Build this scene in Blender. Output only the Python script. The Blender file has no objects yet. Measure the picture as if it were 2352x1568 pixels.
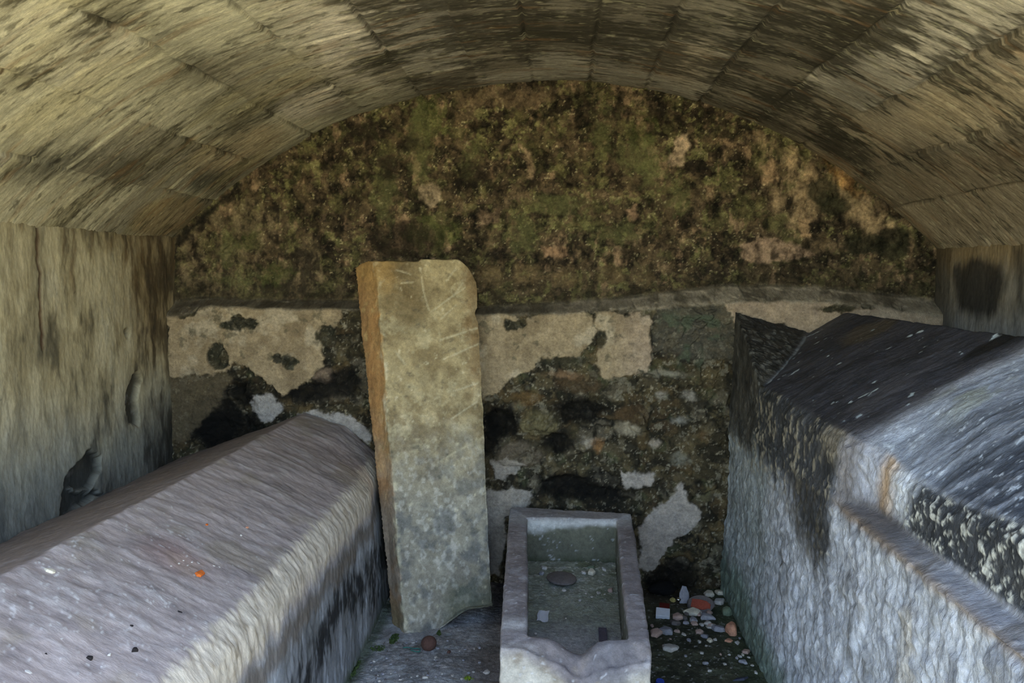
import bpy, bmesh, math, random
import numpy as np
from mathutils import Vector, Matrix

C = bpy.context.scene.collection
SC = bpy.context.scene

# ------------------------------------------------------------------ camera
F = 1900.0                                   # focal length in pixels of the 2352 px wide frame
YAW, PITCH = math.radians(3.42), math.radians(4.63)
EYE = np.array([0.0, 0.0, 1.5])
cam = bpy.data.cameras.new('camera')
cam.sensor_width = 36.0
cam.lens = 36.0 * F / 2352.0
cam.clip_start = 0.02
cam_ob = bpy.data.objects.new('camera', cam)
C.objects.link(cam_ob)
cam_ob.location = EYE
cam_ob.rotation_euler = (math.pi / 2 - PITCH, 0, YAW)
SC.camera = cam_ob

# ------------------------------------------------------------------ light, exposure
world = bpy.data.worlds.new('sky')
SC.world = world
world.use_nodes = True
wn = world.node_tree
wn.nodes.clear()
wo = wn.nodes.new('ShaderNodeOutputWorld')
wb = wn.nodes.new('ShaderNodeBackground')
ws = wn.nodes.new('ShaderNodeTexSky')
ws.sky_type = 'NISHITA'
ws.sun_disc = False
ws.sun_elevation = math.radians(48)
ws.sun_rotation = math.radians(70)
ws.air_density = 1.2
ws.dust_density = 2.0
ws.ozone_density = 1.0
wb.inputs['Strength'].default_value = 0.30
wn.links.new(ws.outputs['Color'], wb.inputs['Color'])
wn.links.new(wb.outputs['Background'], wo.inputs['Surface'])

sun = bpy.data.lights.new('sun', 'SUN')
sun.energy = 5.6
sun.angle = math.radians(0.6)
sun.color = (1.0, 0.94, 0.84)
sun_ob = bpy.data.objects.new('sun', sun)
C.objects.link(sun_ob)
sun_ob.rotation_euler = Vector((-0.80, -0.25, -0.85)).to_track_quat('-Z', 'Y').to_euler()

SC.view_settings.view_transform = 'Standard'
SC.view_settings.look = 'None'
SC.view_settings.gamma = 1.0
SC.view_settings.use_curve_mapping = False
SC.view_settings.exposure = 1.9
SC.cycles.max_bounces = 8
SC.cycles.diffuse_bounces = 6

# ------------------------------------------------------------------ measuring
_r = np.array([math.cos(YAW), math.sin(YAW), 0])
_u = np.array([-math.sin(YAW) * math.sin(PITCH), math.cos(YAW) * math.sin(PITCH), math.cos(PITCH)])
_f = np.array([-math.sin(YAW) * math.cos(PITCH), math.cos(YAW) * math.cos(PITCH), -math.sin(PITCH)])
def ray(px, py): return _r * (px - 1176) / F - _u * (py - 784) / F + _f
def atY(px, py, y): v = ray(px, py); return EYE + v * y / v[1]
def atZ(px, py, z): v = ray(px, py); return EYE + v * (z - EYE[2]) / v[2]
def atX(px, py, x): v = ray(px, py); return EYE + v * x / v[0]

# ------------------------------------------------------------------ numpy noise
def _h(ix, iy, iz, seed):
    h = (ix.astype(np.int64) * 374761393 + iy.astype(np.int64) * 668265263 + iz * 2147483647 + seed * 974634533) & 0xFFFFFFFF
    h = ((h ^ (h >> 13)) * 1274126177) & 0xFFFFFFFF
    h = ((h ^ (h >> 16)) * 2246822519) & 0xFFFFFFFF
    return ((h ^ (h >> 15)) & 0xFFFFFF) / 16777216.0
def vn2(x, y, seed=0):
    ix = np.floor(x); iy = np.floor(y)
    fx = x - ix; fy = y - iy
    fx = fx * fx * fx * (fx * (fx * 6 - 15) + 10); fy = fy * fy * fy * (fy * (fy * 6 - 15) + 10)
    a = _h(ix, iy, 0, seed); b = _h(ix + 1, iy, 0, seed); c = _h(ix, iy + 1, 0, seed); d = _h(ix + 1, iy + 1, 0, seed)
    return (a + (b - a) * fx) * (1 - fy) + (c + (d - c) * fx) * fy
def fbm(x, y, octv=4, seed=0, gain=0.55):
    s = 0.0; a = 1.0; t = 0.0
    for i in range(octv):
        k = 2.03 ** i
        s = s + a * vn2(x * k + 17.3 * i, y * k - 9.1 * i, seed + i)
        t += a; a *= gain
    return s / t                              # 0..1, mean 0.5
def n2(x, y, f, octv=4, seed=0, gain=0.55): return fbm(x * f, y * f, octv, seed, gain) * 2 - 1
def voro(x, y, f, seed=0, jit=0.9):
    x = x * f; y = y * f
    ix = np.floor(x); iy = np.floor(y)
    d1 = np.full(x.shape, 9.0); d2 = np.full(x.shape, 9.0); cid = np.zeros(x.shape)
    for dx in (-1, 0, 1):
        for dy in (-1, 0, 1):
            cx = ix + dx; cy = iy + dy
            px = cx + 0.5 + jit * (_h(cx, cy, 0, seed) - .5); py = cy + 0.5 + jit * (_h(cx, cy, 1, seed + 7) - .5)
            d = np.hypot(px - x, py - y)
            m = d < d1
            d2 = np.where(m, d1, np.minimum(d2, d)); cid = np.where(m, _h(cx, cy, 0, seed + 31), cid); d1 = np.where(m, d, d1)
    return d1, d2, cid
def sstep(a, b, x):
    t = np.clip((x - a) / (b - a + 1e-12), 0, 1)
    return t * t * (3 - 2 * t)
def vn3(p, seed=0):
    i = np.floor(p); f = p - i; f = f * f * (3 - 2 * f)
    r = 0
    for dx in (0, 1):
        for dy in (0, 1):
            for dz in (0, 1):
                w = (f[:, 0] if dx else 1 - f[:, 0]) * (f[:, 1] if dy else 1 - f[:, 1]) * (f[:, 2] if dz else 1 - f[:, 2])
                r = r + w * _h(i[:, 0] + dx, i[:, 1] + dy, (i[:, 2] + dz).astype(np.int64), seed)
    return r
def n3(p, f, octv=3, seed=0, gain=0.55):
    s = 0; a = 1; t = 0
    for k in range(octv):
        s = s + a * vn3(p * f * 2.03 ** k + 5.7 * k, seed + k); t += a; a *= gain
    return s / t * 2 - 1
def sdpoly(u, v, poly):
    """signed distance, positive inside"""
    P = np.asarray(poly, float)
    d = np.full(u.shape, 1e9); ins = np.zeros(u.shape, bool)
    n = len(P)
    for i in range(n):
        a = P[i]; b = P[(i + 1) % n]; e = b - a
        wx = u - a[0]; wy = v - a[1]
        t = np.clip((wx * e[0] + wy * e[1]) / (e @ e + 1e-12), 0, 1)
        d = np.minimum(d, np.hypot(wx - e[0] * t, wy - e[1] * t))
        c = ((a[1] > v) != (b[1] > v)) & (u < (b[0] - a[0]) * (v - a[1]) / (b[1] - a[1] + 1e-12) + a[0])
        ins ^= c
    return np.where(ins, d, -d)
def sdell(u, v, c, a, b, rot=0.0):
    x = u - c[0]; y = v - c[1]
    k, s = math.cos(rot), math.sin(rot)
    X = x * k + y * s; Y = -x * s + y * k
    return (1 - np.hypot(X / a, Y / b)) * min(a, b)
def sdline(u, v, pts):
    d = np.full(u.shape, 1e9)
    for a, b in zip(pts[:-1], pts[1:]):
        a = np.asarray(a, float); e = np.asarray(b, float) - a
        t = np.clip(((u - a[0]) * e[0] + (v - a[1]) * e[1]) / (e @ e + 1e-12), 0, 1)
        d = np.minimum(d, np.hypot(u - a[0] - e[0] * t, v - a[1] - e[1] * t))
    return d
def lin(rgb):
    c = np.asarray(rgb, float) / 255.0
    return np.where(c <= 0.04045, c / 12.92, ((c + 0.055) / 1.055) ** 2.4)
def mix(col, rgb, m):
    c = lin(rgb) if not isinstance(rgb, np.ndarray) else rgb
    return col * (1 - m[..., None]) + c * m[..., None]

# ------------------------------------------------------------------ materials
def stone_mat(name, rough=0.9, stretch=(1, 1, 1), coords='UV', var=0.28, s1=9, s2=70, s3=260, bump=0.35, dist=0.006,
              tint=(0.85, 0.80, 0.68), tintamt=0.25, spec=0.25, color=None, speck=None):
    m = bpy.data.materials.new(name); m.use_nodes = True
    nt = m.node_tree; nt.nodes.clear(); N = nt.nodes.new; L = nt.links.new
    out = N('ShaderNodeOutputMaterial'); bs = N('ShaderNodeBsdfPrincipled')
    L(bs.outputs[0], out.inputs[0])
    tc = N('ShaderNodeTexCoord'); mp = N('ShaderNodeMapping'); mp.inputs['Scale'].default_value = stretch
    L(tc.outputs[coords], mp.inputs['Vector'])
    def noise(sc, det=6, ro=0.62):
        n = N('ShaderNodeTexNoise'); n.inputs['Scale'].default_value = sc; n.inputs['Detail'].default_value = det
        n.inputs['Roughness'].default_value = ro; L(mp.outputs[0], n.inputs['Vector']); return n
    def mrange(sock, a, b, c, d):
        r = N('ShaderNodeMapRange'); L(sock, r.inputs[0])
        for i, v in enumerate((a, b, c, d)): r.inputs[i + 1].default_value = v
        return r.outputs[0]
    def mixc(mode, fac, A, B):
        x = N('ShaderNodeMix'); x.data_type = 'RGBA'; x.blend_type = mode
        for s, v in ((x.inputs[0], fac), (x.inputs[6], A), (x.inputs[7], B)):
            if isinstance(v, (int, float)): s.default_value = v
            elif isinstance(v, tuple): s.default_value = v
            else: L(v, s)
        return x.outputs[2]
    if color is None:
        at = N('ShaderNodeAttribute'); at.attribute_name = 'col'; base = at.outputs['Color']
    else:
        rg = N('ShaderNodeRGB'); c = lin(color); rg.outputs[0].default_value = (c[0], c[1], c[2], 1); base = rg.outputs[0]
    a = noise(s1); b = noise(s2); g = noise(s3, 3, .7)
    m1 = mrange(a.outputs['Fac'], .3, .7, 1 - var, 1 + var)
    m2 = mrange(b.outputs['Fac'], .3, .7, 1 - var, 1 + var)
    m3 = mrange(g.outputs['Fac'], .3, .7, 1 - var * .7, 1 + var * .7)
    mu = N('ShaderNodeMath'); mu.operation = 'MULTIPLY'; L(m1, mu.inputs[0]); L(m2, mu.inputs[1])
    mu2 = N('ShaderNodeMath'); mu2.operation = 'MULTIPLY'; L(mu.outputs[0], mu2.inputs[0]); L(m3, mu2.inputs[1])
    cmb = N('ShaderNodeCombineColor')
    for i in range(3): L(mu2.outputs[0], cmb.inputs[i])
    col = mixc('MULTIPLY', 1.0, base, cmb.outputs[0])
    t = noise(s1 * 2.3, 5)
    tf = mrange(t.outputs['Fac'], .45, .65, 0, tintamt)
    col = mixc('MULTIPLY', tf, col, (tint[0], tint[1], tint[2], 1))
    if speck:
        sc, thr, rgb = speck
        v = noise(sc, 2, .5)
        f2 = mrange(v.outputs['Fac'], thr, thr + .03, 0, .8)
        c = lin(rgb); col = mixc('MIX', f2, col, (c[0], c[1], c[2], 1))
    L(col, bs.inputs['Base Color'])
    bs.inputs['Roughness'].default_value = rough
    bs.inputs['Specular IOR Level'].default_value = spec
    ad = N('ShaderNodeMath'); ad.operation = 'ADD'; L(b.outputs['Fac'], ad.inputs[0])
    hm = N('ShaderNodeMath'); hm.operation = 'MULTIPLY'; hm.inputs[1].default_value = .5; L(g.outputs['Fac'], hm.inputs[0])
    L(hm.outputs[0], ad.inputs[1])
    bp = N('ShaderNodeBump'); bp.inputs['Strength'].default_value = bump; bp.inputs['Distance'].default_value = dist
    L(ad.outputs[0], bp.inputs['Height']); L(bp.outputs[0], bs.inputs['Normal'])
    return m
M_vault = stone_mat('vault_ashlar', stretch=(0.42, 1, 1), var=.24, s1=18, s2=85, s3=260, bump=.45, dist=.005)
M_wall = stone_mat('lime_plaster_streaked', stretch=(1, 0.25, 1), var=.2, s1=14, s2=60, s3=200, bump=.35)
M_back = stone_mat('rubble_masonry', var=.26, s1=22, s2=80, s3=240, bump=.7, dist=.008, tint=(.92, .86, .72), tintamt=.3)
M_floor = stone_mat('earth_floor', var=.3, s1=12, s2=60, s3=210, bump=.8, dist=.01)
M_tombL = stone_mat('grey_render', stretch=(.35, 1, 1), var=.16, s1=14, s2=60, s3=220, bump=.4, dist=.006, tint=(.9, .86, .86), tintamt=.3)
M_tombR = stone_mat('rough_render', rough=.62, stretch=(.5, 1, 1), var=.25, s1=16, s2=70, s3=200, bump=.8, dist=.008, spec=.4, tint=(.8, .84, .95), tintamt=.35)
M_slab = stone_mat('limestone_slab', coords='Object', var=.22, s1=12, s2=55, s3=190, bump=.5, dist=.006)
M_trough = stone_mat('trough_stone', coords='Object', var=.18, s1=12, s2=60, s3=200, bump=.5, dist=.006, tint=(.85, .8, .8))

# ------------------------------------------------------------------ mesh helpers
def build(name, verts, faces, mat, parent=None, col=None, uv=None, smooth=True):
    """faces: (n,4) array, or list of tuples"""
    me = bpy.data.meshes.new(name)
    verts = np.asarray(verts, np.float32)
    if isinstance(faces, np.ndarray):
        me.vertices.add(len(verts)); me.vertices.foreach_set('co', verts.ravel())
        nf, k = faces.shape
        me.loops.add(nf * k); me.loops.foreach_set('vertex_index', faces.ravel().astype(np.int32))
        me.polygons.add(nf); me.polygons.foreach_set('loop_start', np.arange(0, nf * k, k, dtype=np.int32))
        me.update(calc_edges=True); me.validate()
    else:
        me.from_pydata([tuple(map(float, v)) for v in verts], [], faces)
    if smooth: me.polygons.foreach_set('use_smooth', np.ones(len(me.polygons), bool))
    if col is not None:
        at = me.color_attributes.new('col', 'FLOAT_COLOR', 'POINT')
        c4 = np.ones((len(verts), 4), np.float32); c4[:, :3] = np.clip(col, 0.0005, 1)
        at.data.foreach_set('color', c4.ravel())
    if uv is not None:
        li = np.empty(len(me.loops), np.int32); me.loops.foreach_get('vertex_index', li)
        ul = me.uv_layers.new(name='UVMap'); ul.data.foreach_set('uv', np.asarray(uv, np.float32)[li].ravel())
    me.materials.append(mat)
    ob = bpy.data.objects.new(name, me); C.objects.link(ob)
    if parent: ob.parent = parent
    return ob
def quads(ny, nx, off=0):
    i = np.arange(ny * nx).reshape(ny, nx) + off
    return np.stack([i[:-1, :-1], i[:-1, 1:], i[1:, 1:], i[1:, :-1]], -1).reshape(-1, 4)
def gnormals(P):
    du = np.gradient(P, axis=1); dv = np.gradient(P, axis=0)
    n = np.cross(du, dv); return n / (np.linalg.norm(n, axis=-1, keepdims=True) + 1e-12)
def border(ny, nx):
    i = np.arange(ny * nx).reshape(ny, nx)
    return np.concatenate([i[0, :-1], i[:-1, -1], i[-1, :0:-1], i[:0:-1, 0]])
def wall_grid(name, P, col, uv, mat, back, flip=False):
    """grid P (ny,nx,3) closed at the back by its border pushed along 'back'"""
    ny, nx, _ = P.shape
    V = P.reshape(-1, 3); b = border(ny, nx)
    nb = V[b].copy() + np.asarray(back)
    k = int(np.argmax(np.abs(back))); nb[:, k] = nb[:, k].mean()
    V2 = np.concatenate([V, nb]); n0 = len(V)
    q = quads(ny, nx)
    j = np.arange(len(b)); jn = (j + 1) % len(b)
    side = np.stack([b[jn], b[j], n0 + j, n0 + jn], -1)
    ctr = nb.mean(0, keepdims=True); V2 = np.concatenate([V2, ctr]); ci = len(V2) - 1
    cap = np.stack([n0 + jn, n0 + j, np.full(len(b), ci), np.full(len(b), ci)], -1)
    fs = np.concatenate([q, side])
    if flip: fs = fs[:, ::-1]; cap = cap[:, ::-1]
    faces = [tuple(f) for f in ()]
    c2 = np.concatenate([col.reshape(-1, 3), col.reshape(-1, 3)[b], col.reshape(-1, 3).mean(0, keepdims=True)])
    u2 = np.concatenate([uv.reshape(-1, 2), uv.reshape(-1, 2)[b], uv.reshape(-1, 2).mean(0, keepdims=True)])
    # the back is closed with one flat polygon
    me = build(name, V2[:-1], fs, mat, None, c2[:-1], u2[:-1])
    bm = bmesh.new(); bm.from_mesh(me.data); bm.verts.ensure_lookup_table()
    try: bm.faces.new([bm.verts[n0 + int(t)] for t in (j if flip else j[::-1])])
    except ValueError: pass
    bm.to_mesh(me.data); bm.free()
    return me
def tag(o, label, cat, group=None, kind=None):
    o['label'] = label; o['category'] = cat
    if group: o['group'] = group
    if kind: o['kind'] = kind
    return o
def struct(o): o['kind'] = 'structure'; return o

Y0 = 0.9                                      # open front of the chamber
XL, XR = -1.908, 1.747
VX, VZ, VR = -0.112, -0.144, 2.558            # axis and radius of the vault

# ------------------------------------------------------------------ vault
def make_vault():
    s0 = VR * math.atan2(XL - VX, 1.677 - VZ) - .012; s1 = VR * math.atan2(XR - VX, 1.613 - VZ) + .012
    ss = np.linspace(s0, s1, 620)
    yy = np.concatenate([np.linspace(Y0, 1.85, 60)[:-1], np.linspace(1.85, 4.04, 480)])
    S, Y = np.meshgrid(ss, yy)
    joints = np.array([s0 - .05, -1.71, -1.42, -1.135, -.85, -.565, -.28, -.03, .235, .50, .76, 1.03, 1.285, 1.555, 1.80, s1 + .05])
    wob = n2(S, Y, 2.5, 3, 5) * .014
    idx = np.clip(np.searchsorted(joints, (S + wob).ravel()) - 1, 0, len(joints) - 2).reshape(S.shape)
    # staggered cross joints, course by course
    t_off = {2: [3.24, 2.45, 1.7], 4: [3.58, 2.9, 2.1], 5: [3.62, 2.75, 1.9], 6: [3.47, 2.62, 1.8], 7: [3.5, 2.9, 2.0], 8: [3.22, 2.5, 1.75],
             9: [3.10, 2.35, 1.6], 10: [3.52, 2.8, 2.0], 11: [3.2, 2.55, 1.7], 1: [3.5, 2.8, 2.0], 0: [3.3, 2.5, 1.8], 3: [3.45, 2.7, 1.95],
             12: [3.55, 2.75, 1.9], 13: [3.3, 2.45, 1.7], 14: [3.5, 2.7, 1.9]}
    blk = np.zeros(S.shape); dT = np.full(S.shape, 9.0)
    for k, ts in t_off.items():
        m = idx == k
        for t in ts:
            blk = np.where(m & (Y + wob * .6 < t), blk + 1, blk)
            dT = np.where(m, np.minimum(dT, np.abs(Y + wob * .6 - t)), dT)
    dS = np.min(np.abs((S + wob)[..., None] - joints[1:-1]), -1)
    hb = _h(idx.astype(float), blk, 0, 3); hb2 = _h(idx.astype(float), blk, 1, 9)
    joint = np.maximum(sstep(.012, .002, dS), .7 * sstep(.010, .002, dT)) * sstep(-.25, .35, n2(S, Y, 3.5, 3, 8) + .04)
    streak = n2(S * .2, Y, 38, 5, 11); streak2 = n2(S * .2, Y, 12, 4, 12); blot = n2(S * .55, Y, 3.2, 4, 13); fine = n2(S * .3, Y, 90, 3, 14)
    R = VR + (hb - .5) * .012 + joint * .010 + streak * .003 + n2(S, Y, 2, 3, 15) * .012 + fine * .0012
    P = np.stack([VX + R * np.sin(S / VR), Y, VZ + R * np.cos(S / VR)], -1)
    # colour of the stone
    left = sstep(-.35, -1.0, S); right = sstep(.9, 1.5, S)
    base = np.broadcast_to(lin((150, 140, 122)), S.shape + (3,)).copy()
    base = mix(base, (194, 186, 158), left * .9)
    base = mix(base, (176, 158, 130), right * .8)
    base = mix(base, (196, 186, 152), sstep(-.1, .6, n2(S * .4, Y, 2.2, 3, 18)) * left * .6)
    base = mix(base, (206, 196, 178), sstep(.66, .9, hb2) * .6)
    base = mix(base, (108, 98, 82), sstep(.34, .1, hb2) * .55)
    crown = sstep(-.62, -.52, S) * sstep(.95, .35, S)
    base = mix(base, (102, 94, 80), crown * (.36 + .3 * sstep(0, .4, n2(S * .5, Y, 4, 3, 33))))
    # clean pinkish patches named by where they lie (s, y)
    def patch(s, y, a, b, rgb, amt, soft=.08, warp=.05, rot=0):
        nonlocal base
        d = sdell(S, Y, (s, y), a, b, rot) + n2(S, Y, 9, 4, int(abs(s * 100) + y * 10)) * warp
        base = mix(base, rgb, sstep(-soft, soft, d) * amt)
    patch(-.69, 3.0, .13, .5, (226, 212, 192), .85)
    patch(-.98, 3.55, .14, .24, (200, 188, 168), .8, .02, .02)
    patch(-1.38, 3.65, .22, .28, (164, 144, 110), .7)
    patch(-1.86, 3.75, .13, .3, (152, 132, 98), .75, .02, .015)
    patch(.62, 3.4, .12, .3, (168, 150, 124), .6)
    patch(-.15, 3.55, .12, .2, (98, 84, 62), .5)
    patch(1.45, 2.7, .12, .35, (172, 154, 124), .7, .03)
    patch(1.80, 3.2, .22, .6, (146, 130, 106), .7, .04)
    # black lichen: streaky, thick along the joints
    liv = blot * .55 + streak2 * .55 + streak * .55 + fine * .25
    near_j = np.exp(-(dS / .07) ** 2) * .35
    thick = -.18 + .5 * sstep(-.72, -.45, S) * sstep(1.55, .9, S) * sstep(4.1, 3.2, Y)
    fleck = n2(S * .32, Y, 52, 4, 44, .65)
    dk = sstep(.16, .50, liv + near_j + thick + fleck * .45)
    base = mix(base, (50, 45, 34), dk * .72)
    def stain(s, y, a, b, amt, rgb=(40, 38, 30), warp=.12, soft=.08, rot=0):
        nonlocal base
        d = sdell(S, Y, (s, y), a, b, rot) + (streak2 * .5 + streak * .6 + fine * .3) * warp
        base = mix(base, rgb, sstep(-soft, soft, d) * amt)
    stain(-.63, 3.32, .085, .20, .85)
    stain(-1.62, 3.72, .10, .22, .8, (44, 46, 40)); stain(-1.50, 3.86, .12, .10, .7, (52, 50, 42))
    stain(-1.22, 3.25, .14, .22, .55, (62, 58, 40)); stain(-1.66, 3.0, .10, .28, .6, (62, 58, 46)); stain(-1.72, 2.62, .10, .22, .65)
    stain(-1.08, 2.40, .04, .26, .6); stain(-1.15, 2.75, .08, .2, .45, (70, 62, 42))
    stain(-.92, 3.78, .10, .10, .6, (70, 62, 52)); stain(-.42, 3.85, .15, .2, .55, (62, 54, 42))
    stain(1.40, 3.72, .16, .20, .85, (42, 40, 32)); stain(1.15, 3.88, .25, .10, .7, (50, 46, 38)); stain(1.05, 3.5, .12, .22, .5)
    stain(1.0, 2.7, .12, .35, .6, (52, 46, 34)); stain(.80, 2.9, .1, .25, .5); stain(1.2, 3.0, .1, .3, .5)
    stain(1.55, 3.25, .06, .18, .6); stain(1.68, 2.75, .05, .25, .6, (70, 52, 32))
    stain(.15, 3.2, .35, .2, .45, (60, 54, 40)); stain(-.2, 2.95, .25, .15, .4, (58, 50, 38)); stain(.55, 2.9, .12, .12, .5)
    patch(-.70, 2.85, .11, .32, (218, 206, 186), .65, .05, .08); patch(-.86, 2.55, .2, .45, (206, 198, 172), .45, .1, .1)
    stain(-.63, 3.30, .075, .14, .85)
    # darker band where the vault meets the end wall, ochre weeping in the left haunch
    base = mix(base, (72, 64, 48), sstep(3.86, 4.0, Y + .04 * streak2) * .5)
    base = mix(base, (194, 178, 128), sstep(.05, .5, n2(S * .3, Y, 7, 4, 41)) * left * .25)
    base = mix(base, (64, 58, 42), sstep(.22, .42, fleck + blot * .35) * .6)
    base = mix(base, (92, 84, 62), sstep(.05, .4, blot + streak2 * .4) * left * .45)
    base = mix(base, (160, 116, 70), sstep(.3, .6, n2(S * .16, Y, 26, 3, 42)) * .25)
    base = mix(base, (224, 214, 176), sstep(.34, .7, fine + streak * .5) * .35)
    base = mix(base, (48, 42, 32), joint * .55 * sstep(-.4, .3, n2(S, Y, 11, 3, 46)))
    uv = np.stack([S, Y], -1)
    ny, nx = S.shape
    V = P.reshape(-1, 3)
    q = quads(ny, nx)[:, ::-1]
    Ro = VR + .35
    o0 = np.stack([VX + Ro * np.sin(ss / VR), np.full(nx, Y0), VZ + Ro * np.cos(ss / VR)], -1)
    o1 = o0.copy(); o1[:, 1] = 4.04
    n0 = ny * nx; i = np.arange(nx - 1)
    f_out = np.stack([n0 + i, n0 + i + 1, n0 + nx + i + 1, n0 + nx + i], -1)
    f_a = np.stack([i, i + 1, n0 + i + 1, n0 + i], -1)
    l = (ny - 1) * nx
    f_b = np.stack([l + i + 1, l + i, n0 + nx + i, n0 + nx + i + 1], -1)
    ob = build('ceiling', np.concatenate([V, o0, o1]), np.concatenate([q, f_out, f_a, f_b]), M_vault, None,
               np.concatenate([base.reshape(-1, 3), base[0], base[-1]]), np.concatenate([uv.reshape(-1, 2), uv[0], uv[-1]]))
    return struct(ob)
make_vault()

# ------------------------------------------------------------------ back wall
def make_back():
    xs = np.linspace(XL - .05, XR + .05, 860)
    zs = np.concatenate([np.linspace(-.06, 1.25, 290)[:-1], np.linspace(1.25, 1.52, 90)[:-1], np.linspace(1.52, 2.46, 240)])
    X, Z = np.meshgrid(xs, zs)
    def B(px, py): p = atY(px, py, 3.95); return (p[0], p[2])
    def poly(pts): return [B(*p) for p in pts]
    w1 = n2(X, Z, 14, 4, 2) * .026 + n2(X, Z, 50, 3, 3) * .011
    w2 = n2(X, Z, 14, 4, 4) * .026 + n2(X, Z, 50, 3, 5) * .011
    U, V = X + w1, Z + w2
    def pm(pts, soft=.006): return sstep(-soft, soft, sdpoly(U, V, poly(pts)))
    def em(px, py, a, b, soft=.006, rot=0): return sstep(-soft, soft, sdell(U, V, B(px, py), a * .00208, b * .00208, rot))
    # ledge: inner (top) and outer line
    kx = [B(p, 0)[0] for p in (380, 470, 640, 800, 1100, 1300, 1500, 1620, 1720, 1900, 2050, 2170)]
    ki = [atY(p, q, 3.98)[2] for p, q in ((380, 690), (470, 682), (640, 692), (800, 692), (1100, 704), (1300, 695), (1500, 677), (1620, 664), (1720, 655), (1900, 660), (2050, 674), (2170, 690))]
    ko = [atY(p, q, 3.91)[2] for p, q in ((380, 725), (470, 700), (640, 706), (800, 708), (1100, 722), (1300, 718), (1500, 706), (1620, 700), (1720, 692), (1900, 690), (2050, 705), (2170, 722))]
    zi = np.interp(X, kx, ki) + n2(X, X * 0, 9, 3, 21) * .008
    zo = np.interp(X, kx, ko) + n2(X, X * 0, 11, 3, 22) * .010 - .004
    tl = sstep(0, 1, np.clip((Z - zo) / np.maximum(zi - zo, .01), 0, 1))
    depth = 3.905 + .095 * tl
    low = 1 - tl
    lowm = sstep(.02, -.02, Z - zo)
    # exposed plaster, lower wall
    pl = np.zeros(X.shape)
    for pts in ([(395, 690), (480, 694), (785, 704), (788, 725), (742, 790), (742, 832), (690, 888), (650, 902), (600, 862), (545, 824), (520, 858), (395, 862)],
                [(1090, 716), (1180, 718), (1210, 738), (1260, 712), (1352, 712), (1367, 760), (1340, 806), (1290, 826), (1250, 816), (1230, 850), (1180, 862), (1150, 897), (1090, 930)],
                [(1368, 712), (1490, 720), (1496, 800), (1486, 850), (1405, 868), (1358, 842), (1376, 800), (1364, 740)],
                [(1660, 690), (2180, 680), (2180, 760), (1850, 770), (1690, 760)],
                [(1125, 1052), (1165, 1040), (1208, 1062), (1190, 1090), (1140, 1092)],
                [(1428, 1072), (1470, 1085), (1506, 1082), (1492, 1116), (1432, 1112)],
                [(1465, 1210), (1500, 1165), (1540, 1135), (1560, 1100), (1578, 1140), (1602, 1165), (1590, 1216), (1545, 1226), (1520, 1270), (1490, 1302), (1465, 1300)],
                [(1112, 1120), (1222, 1118), (1210, 1160), (1165, 1182), (1150, 1310), (1112, 1310)]):
        pl = np.maximum(pl, pm(pts))
    grey = pm([(395, 862), (545, 866), (520, 920), (480, 960), (440, 1000), (395, 1010)], .012)
    white = np.maximum(em(620, 932, 36, 28), pm([(690, 945), (735, 935), (790, 950), (850, 975), (850, 1010), (700, 965)]))
    holes = np.zeros(X.shape)
    for p, q, a, b in ((508, 820, 27, 30), (640, 820, 14, 13), (668, 828, 18, 17), (570, 738, 36, 12), (530, 745, 18, 10), (445, 705, 26, 26), (752, 770, 20, 28), (1185, 742, 28, 16), (1380, 775, 14, 18), (1300, 828, 55, 12),
                       (1925, 708, 45, 10), (1990, 700, 14, 12), (2060, 700, 20, 9), (1780, 745, 20, 10), (1470, 850, 6, 4)):
        holes = np.maximum(holes, em(p, q, a, b))
    pl = pl * (1 - holes)
    # masonry relief
    xs_, zs_ = X + n2(X, Z, 9, 4, 50, .6) * .06, (Z + n2(X, Z, 9, 4, 51, .6) * .06) * 1.35
    d1, d2, cid = voro(xs_, zs_, 11.0, 4)
    e1, e2, cid2 = voro(xs_, zs_, 27.0, 9)
    stonebump = sstep(.02, .30, d2 - d1); pebbump = sstep(.02, .35, e2 - e1)
    prot = (cid - .45)
    n_a = n2(X, Z, 6, 5, 60); n_b = n2(X, Z, 22, 4, 61); n_c = n2(X, Z, 75, 3, 62); n_v = n2(X * 1.0, Z * .25, 24, 4, 63)
    rub = (1 - pl) * (1 - .7 * grey) * (1 - .6 * white)
    upper = tl
    rel = rub * (stonebump * (.010 + .016 * prot) + pebbump * .006 * cid2) * (.55 + .45 * low) - rub * .012 * low + n_b * .004 * (.35 + .65 * rub) + n_c * .0022 * (.2 + rub) + n_a * .006
    rel = rel + pl * .006
    for p, q, a, b, h in ((1120, 635, 34, 24, .018), (1215, 628, 34, 22, .012), (1300, 640, 30, 20, .012), (1403, 632, 30, 24, .02), (1480, 640, 20, 16, .014), (1240, 972, 44, 30, .05), (1190, 1040, 56, 32, .04), (752, 860, 30, 24, .03), (980, 440, 28, 26, .010), (1350, 1012, 16, 14, .02), (1450, 950, 40, 26, .02), (1110, 640, 20, 16, .01)):
        rel = rel + np.sqrt(np.clip(sdell(U, V, B(p, q), a * .00208, b * .00208) / (min(a, b) * .00208), 0, 1)) * h
    for p, q, a, b, h in ((1150, 965, 45, 36, -.05), (1335, 945, 60, 34, -.05), (1300, 1110, 70, 28, -.05), (1280, 1010, 40, 22, -.04), (560, 930, 50, 40, -.04), (1370, 1130, 60, 26, -.03), (560, 890, 22, 22, -.03), (540, 990, 90, 40, -.03)):
        rel = rel + sstep(0, 1, np.clip(sdell(U, V, B(p, q), a * .00208, b * .00208) / (min(a, b) * .00208) * 1.6, 0, 1)) * h
    Yv = depth - rel
    P = np.stack([X, Yv, Z], -1)
    # ---- colour, upper masonry
    col = np.broadcast_to(lin((92, 78, 58)), X.shape + (3,)).copy()
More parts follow.
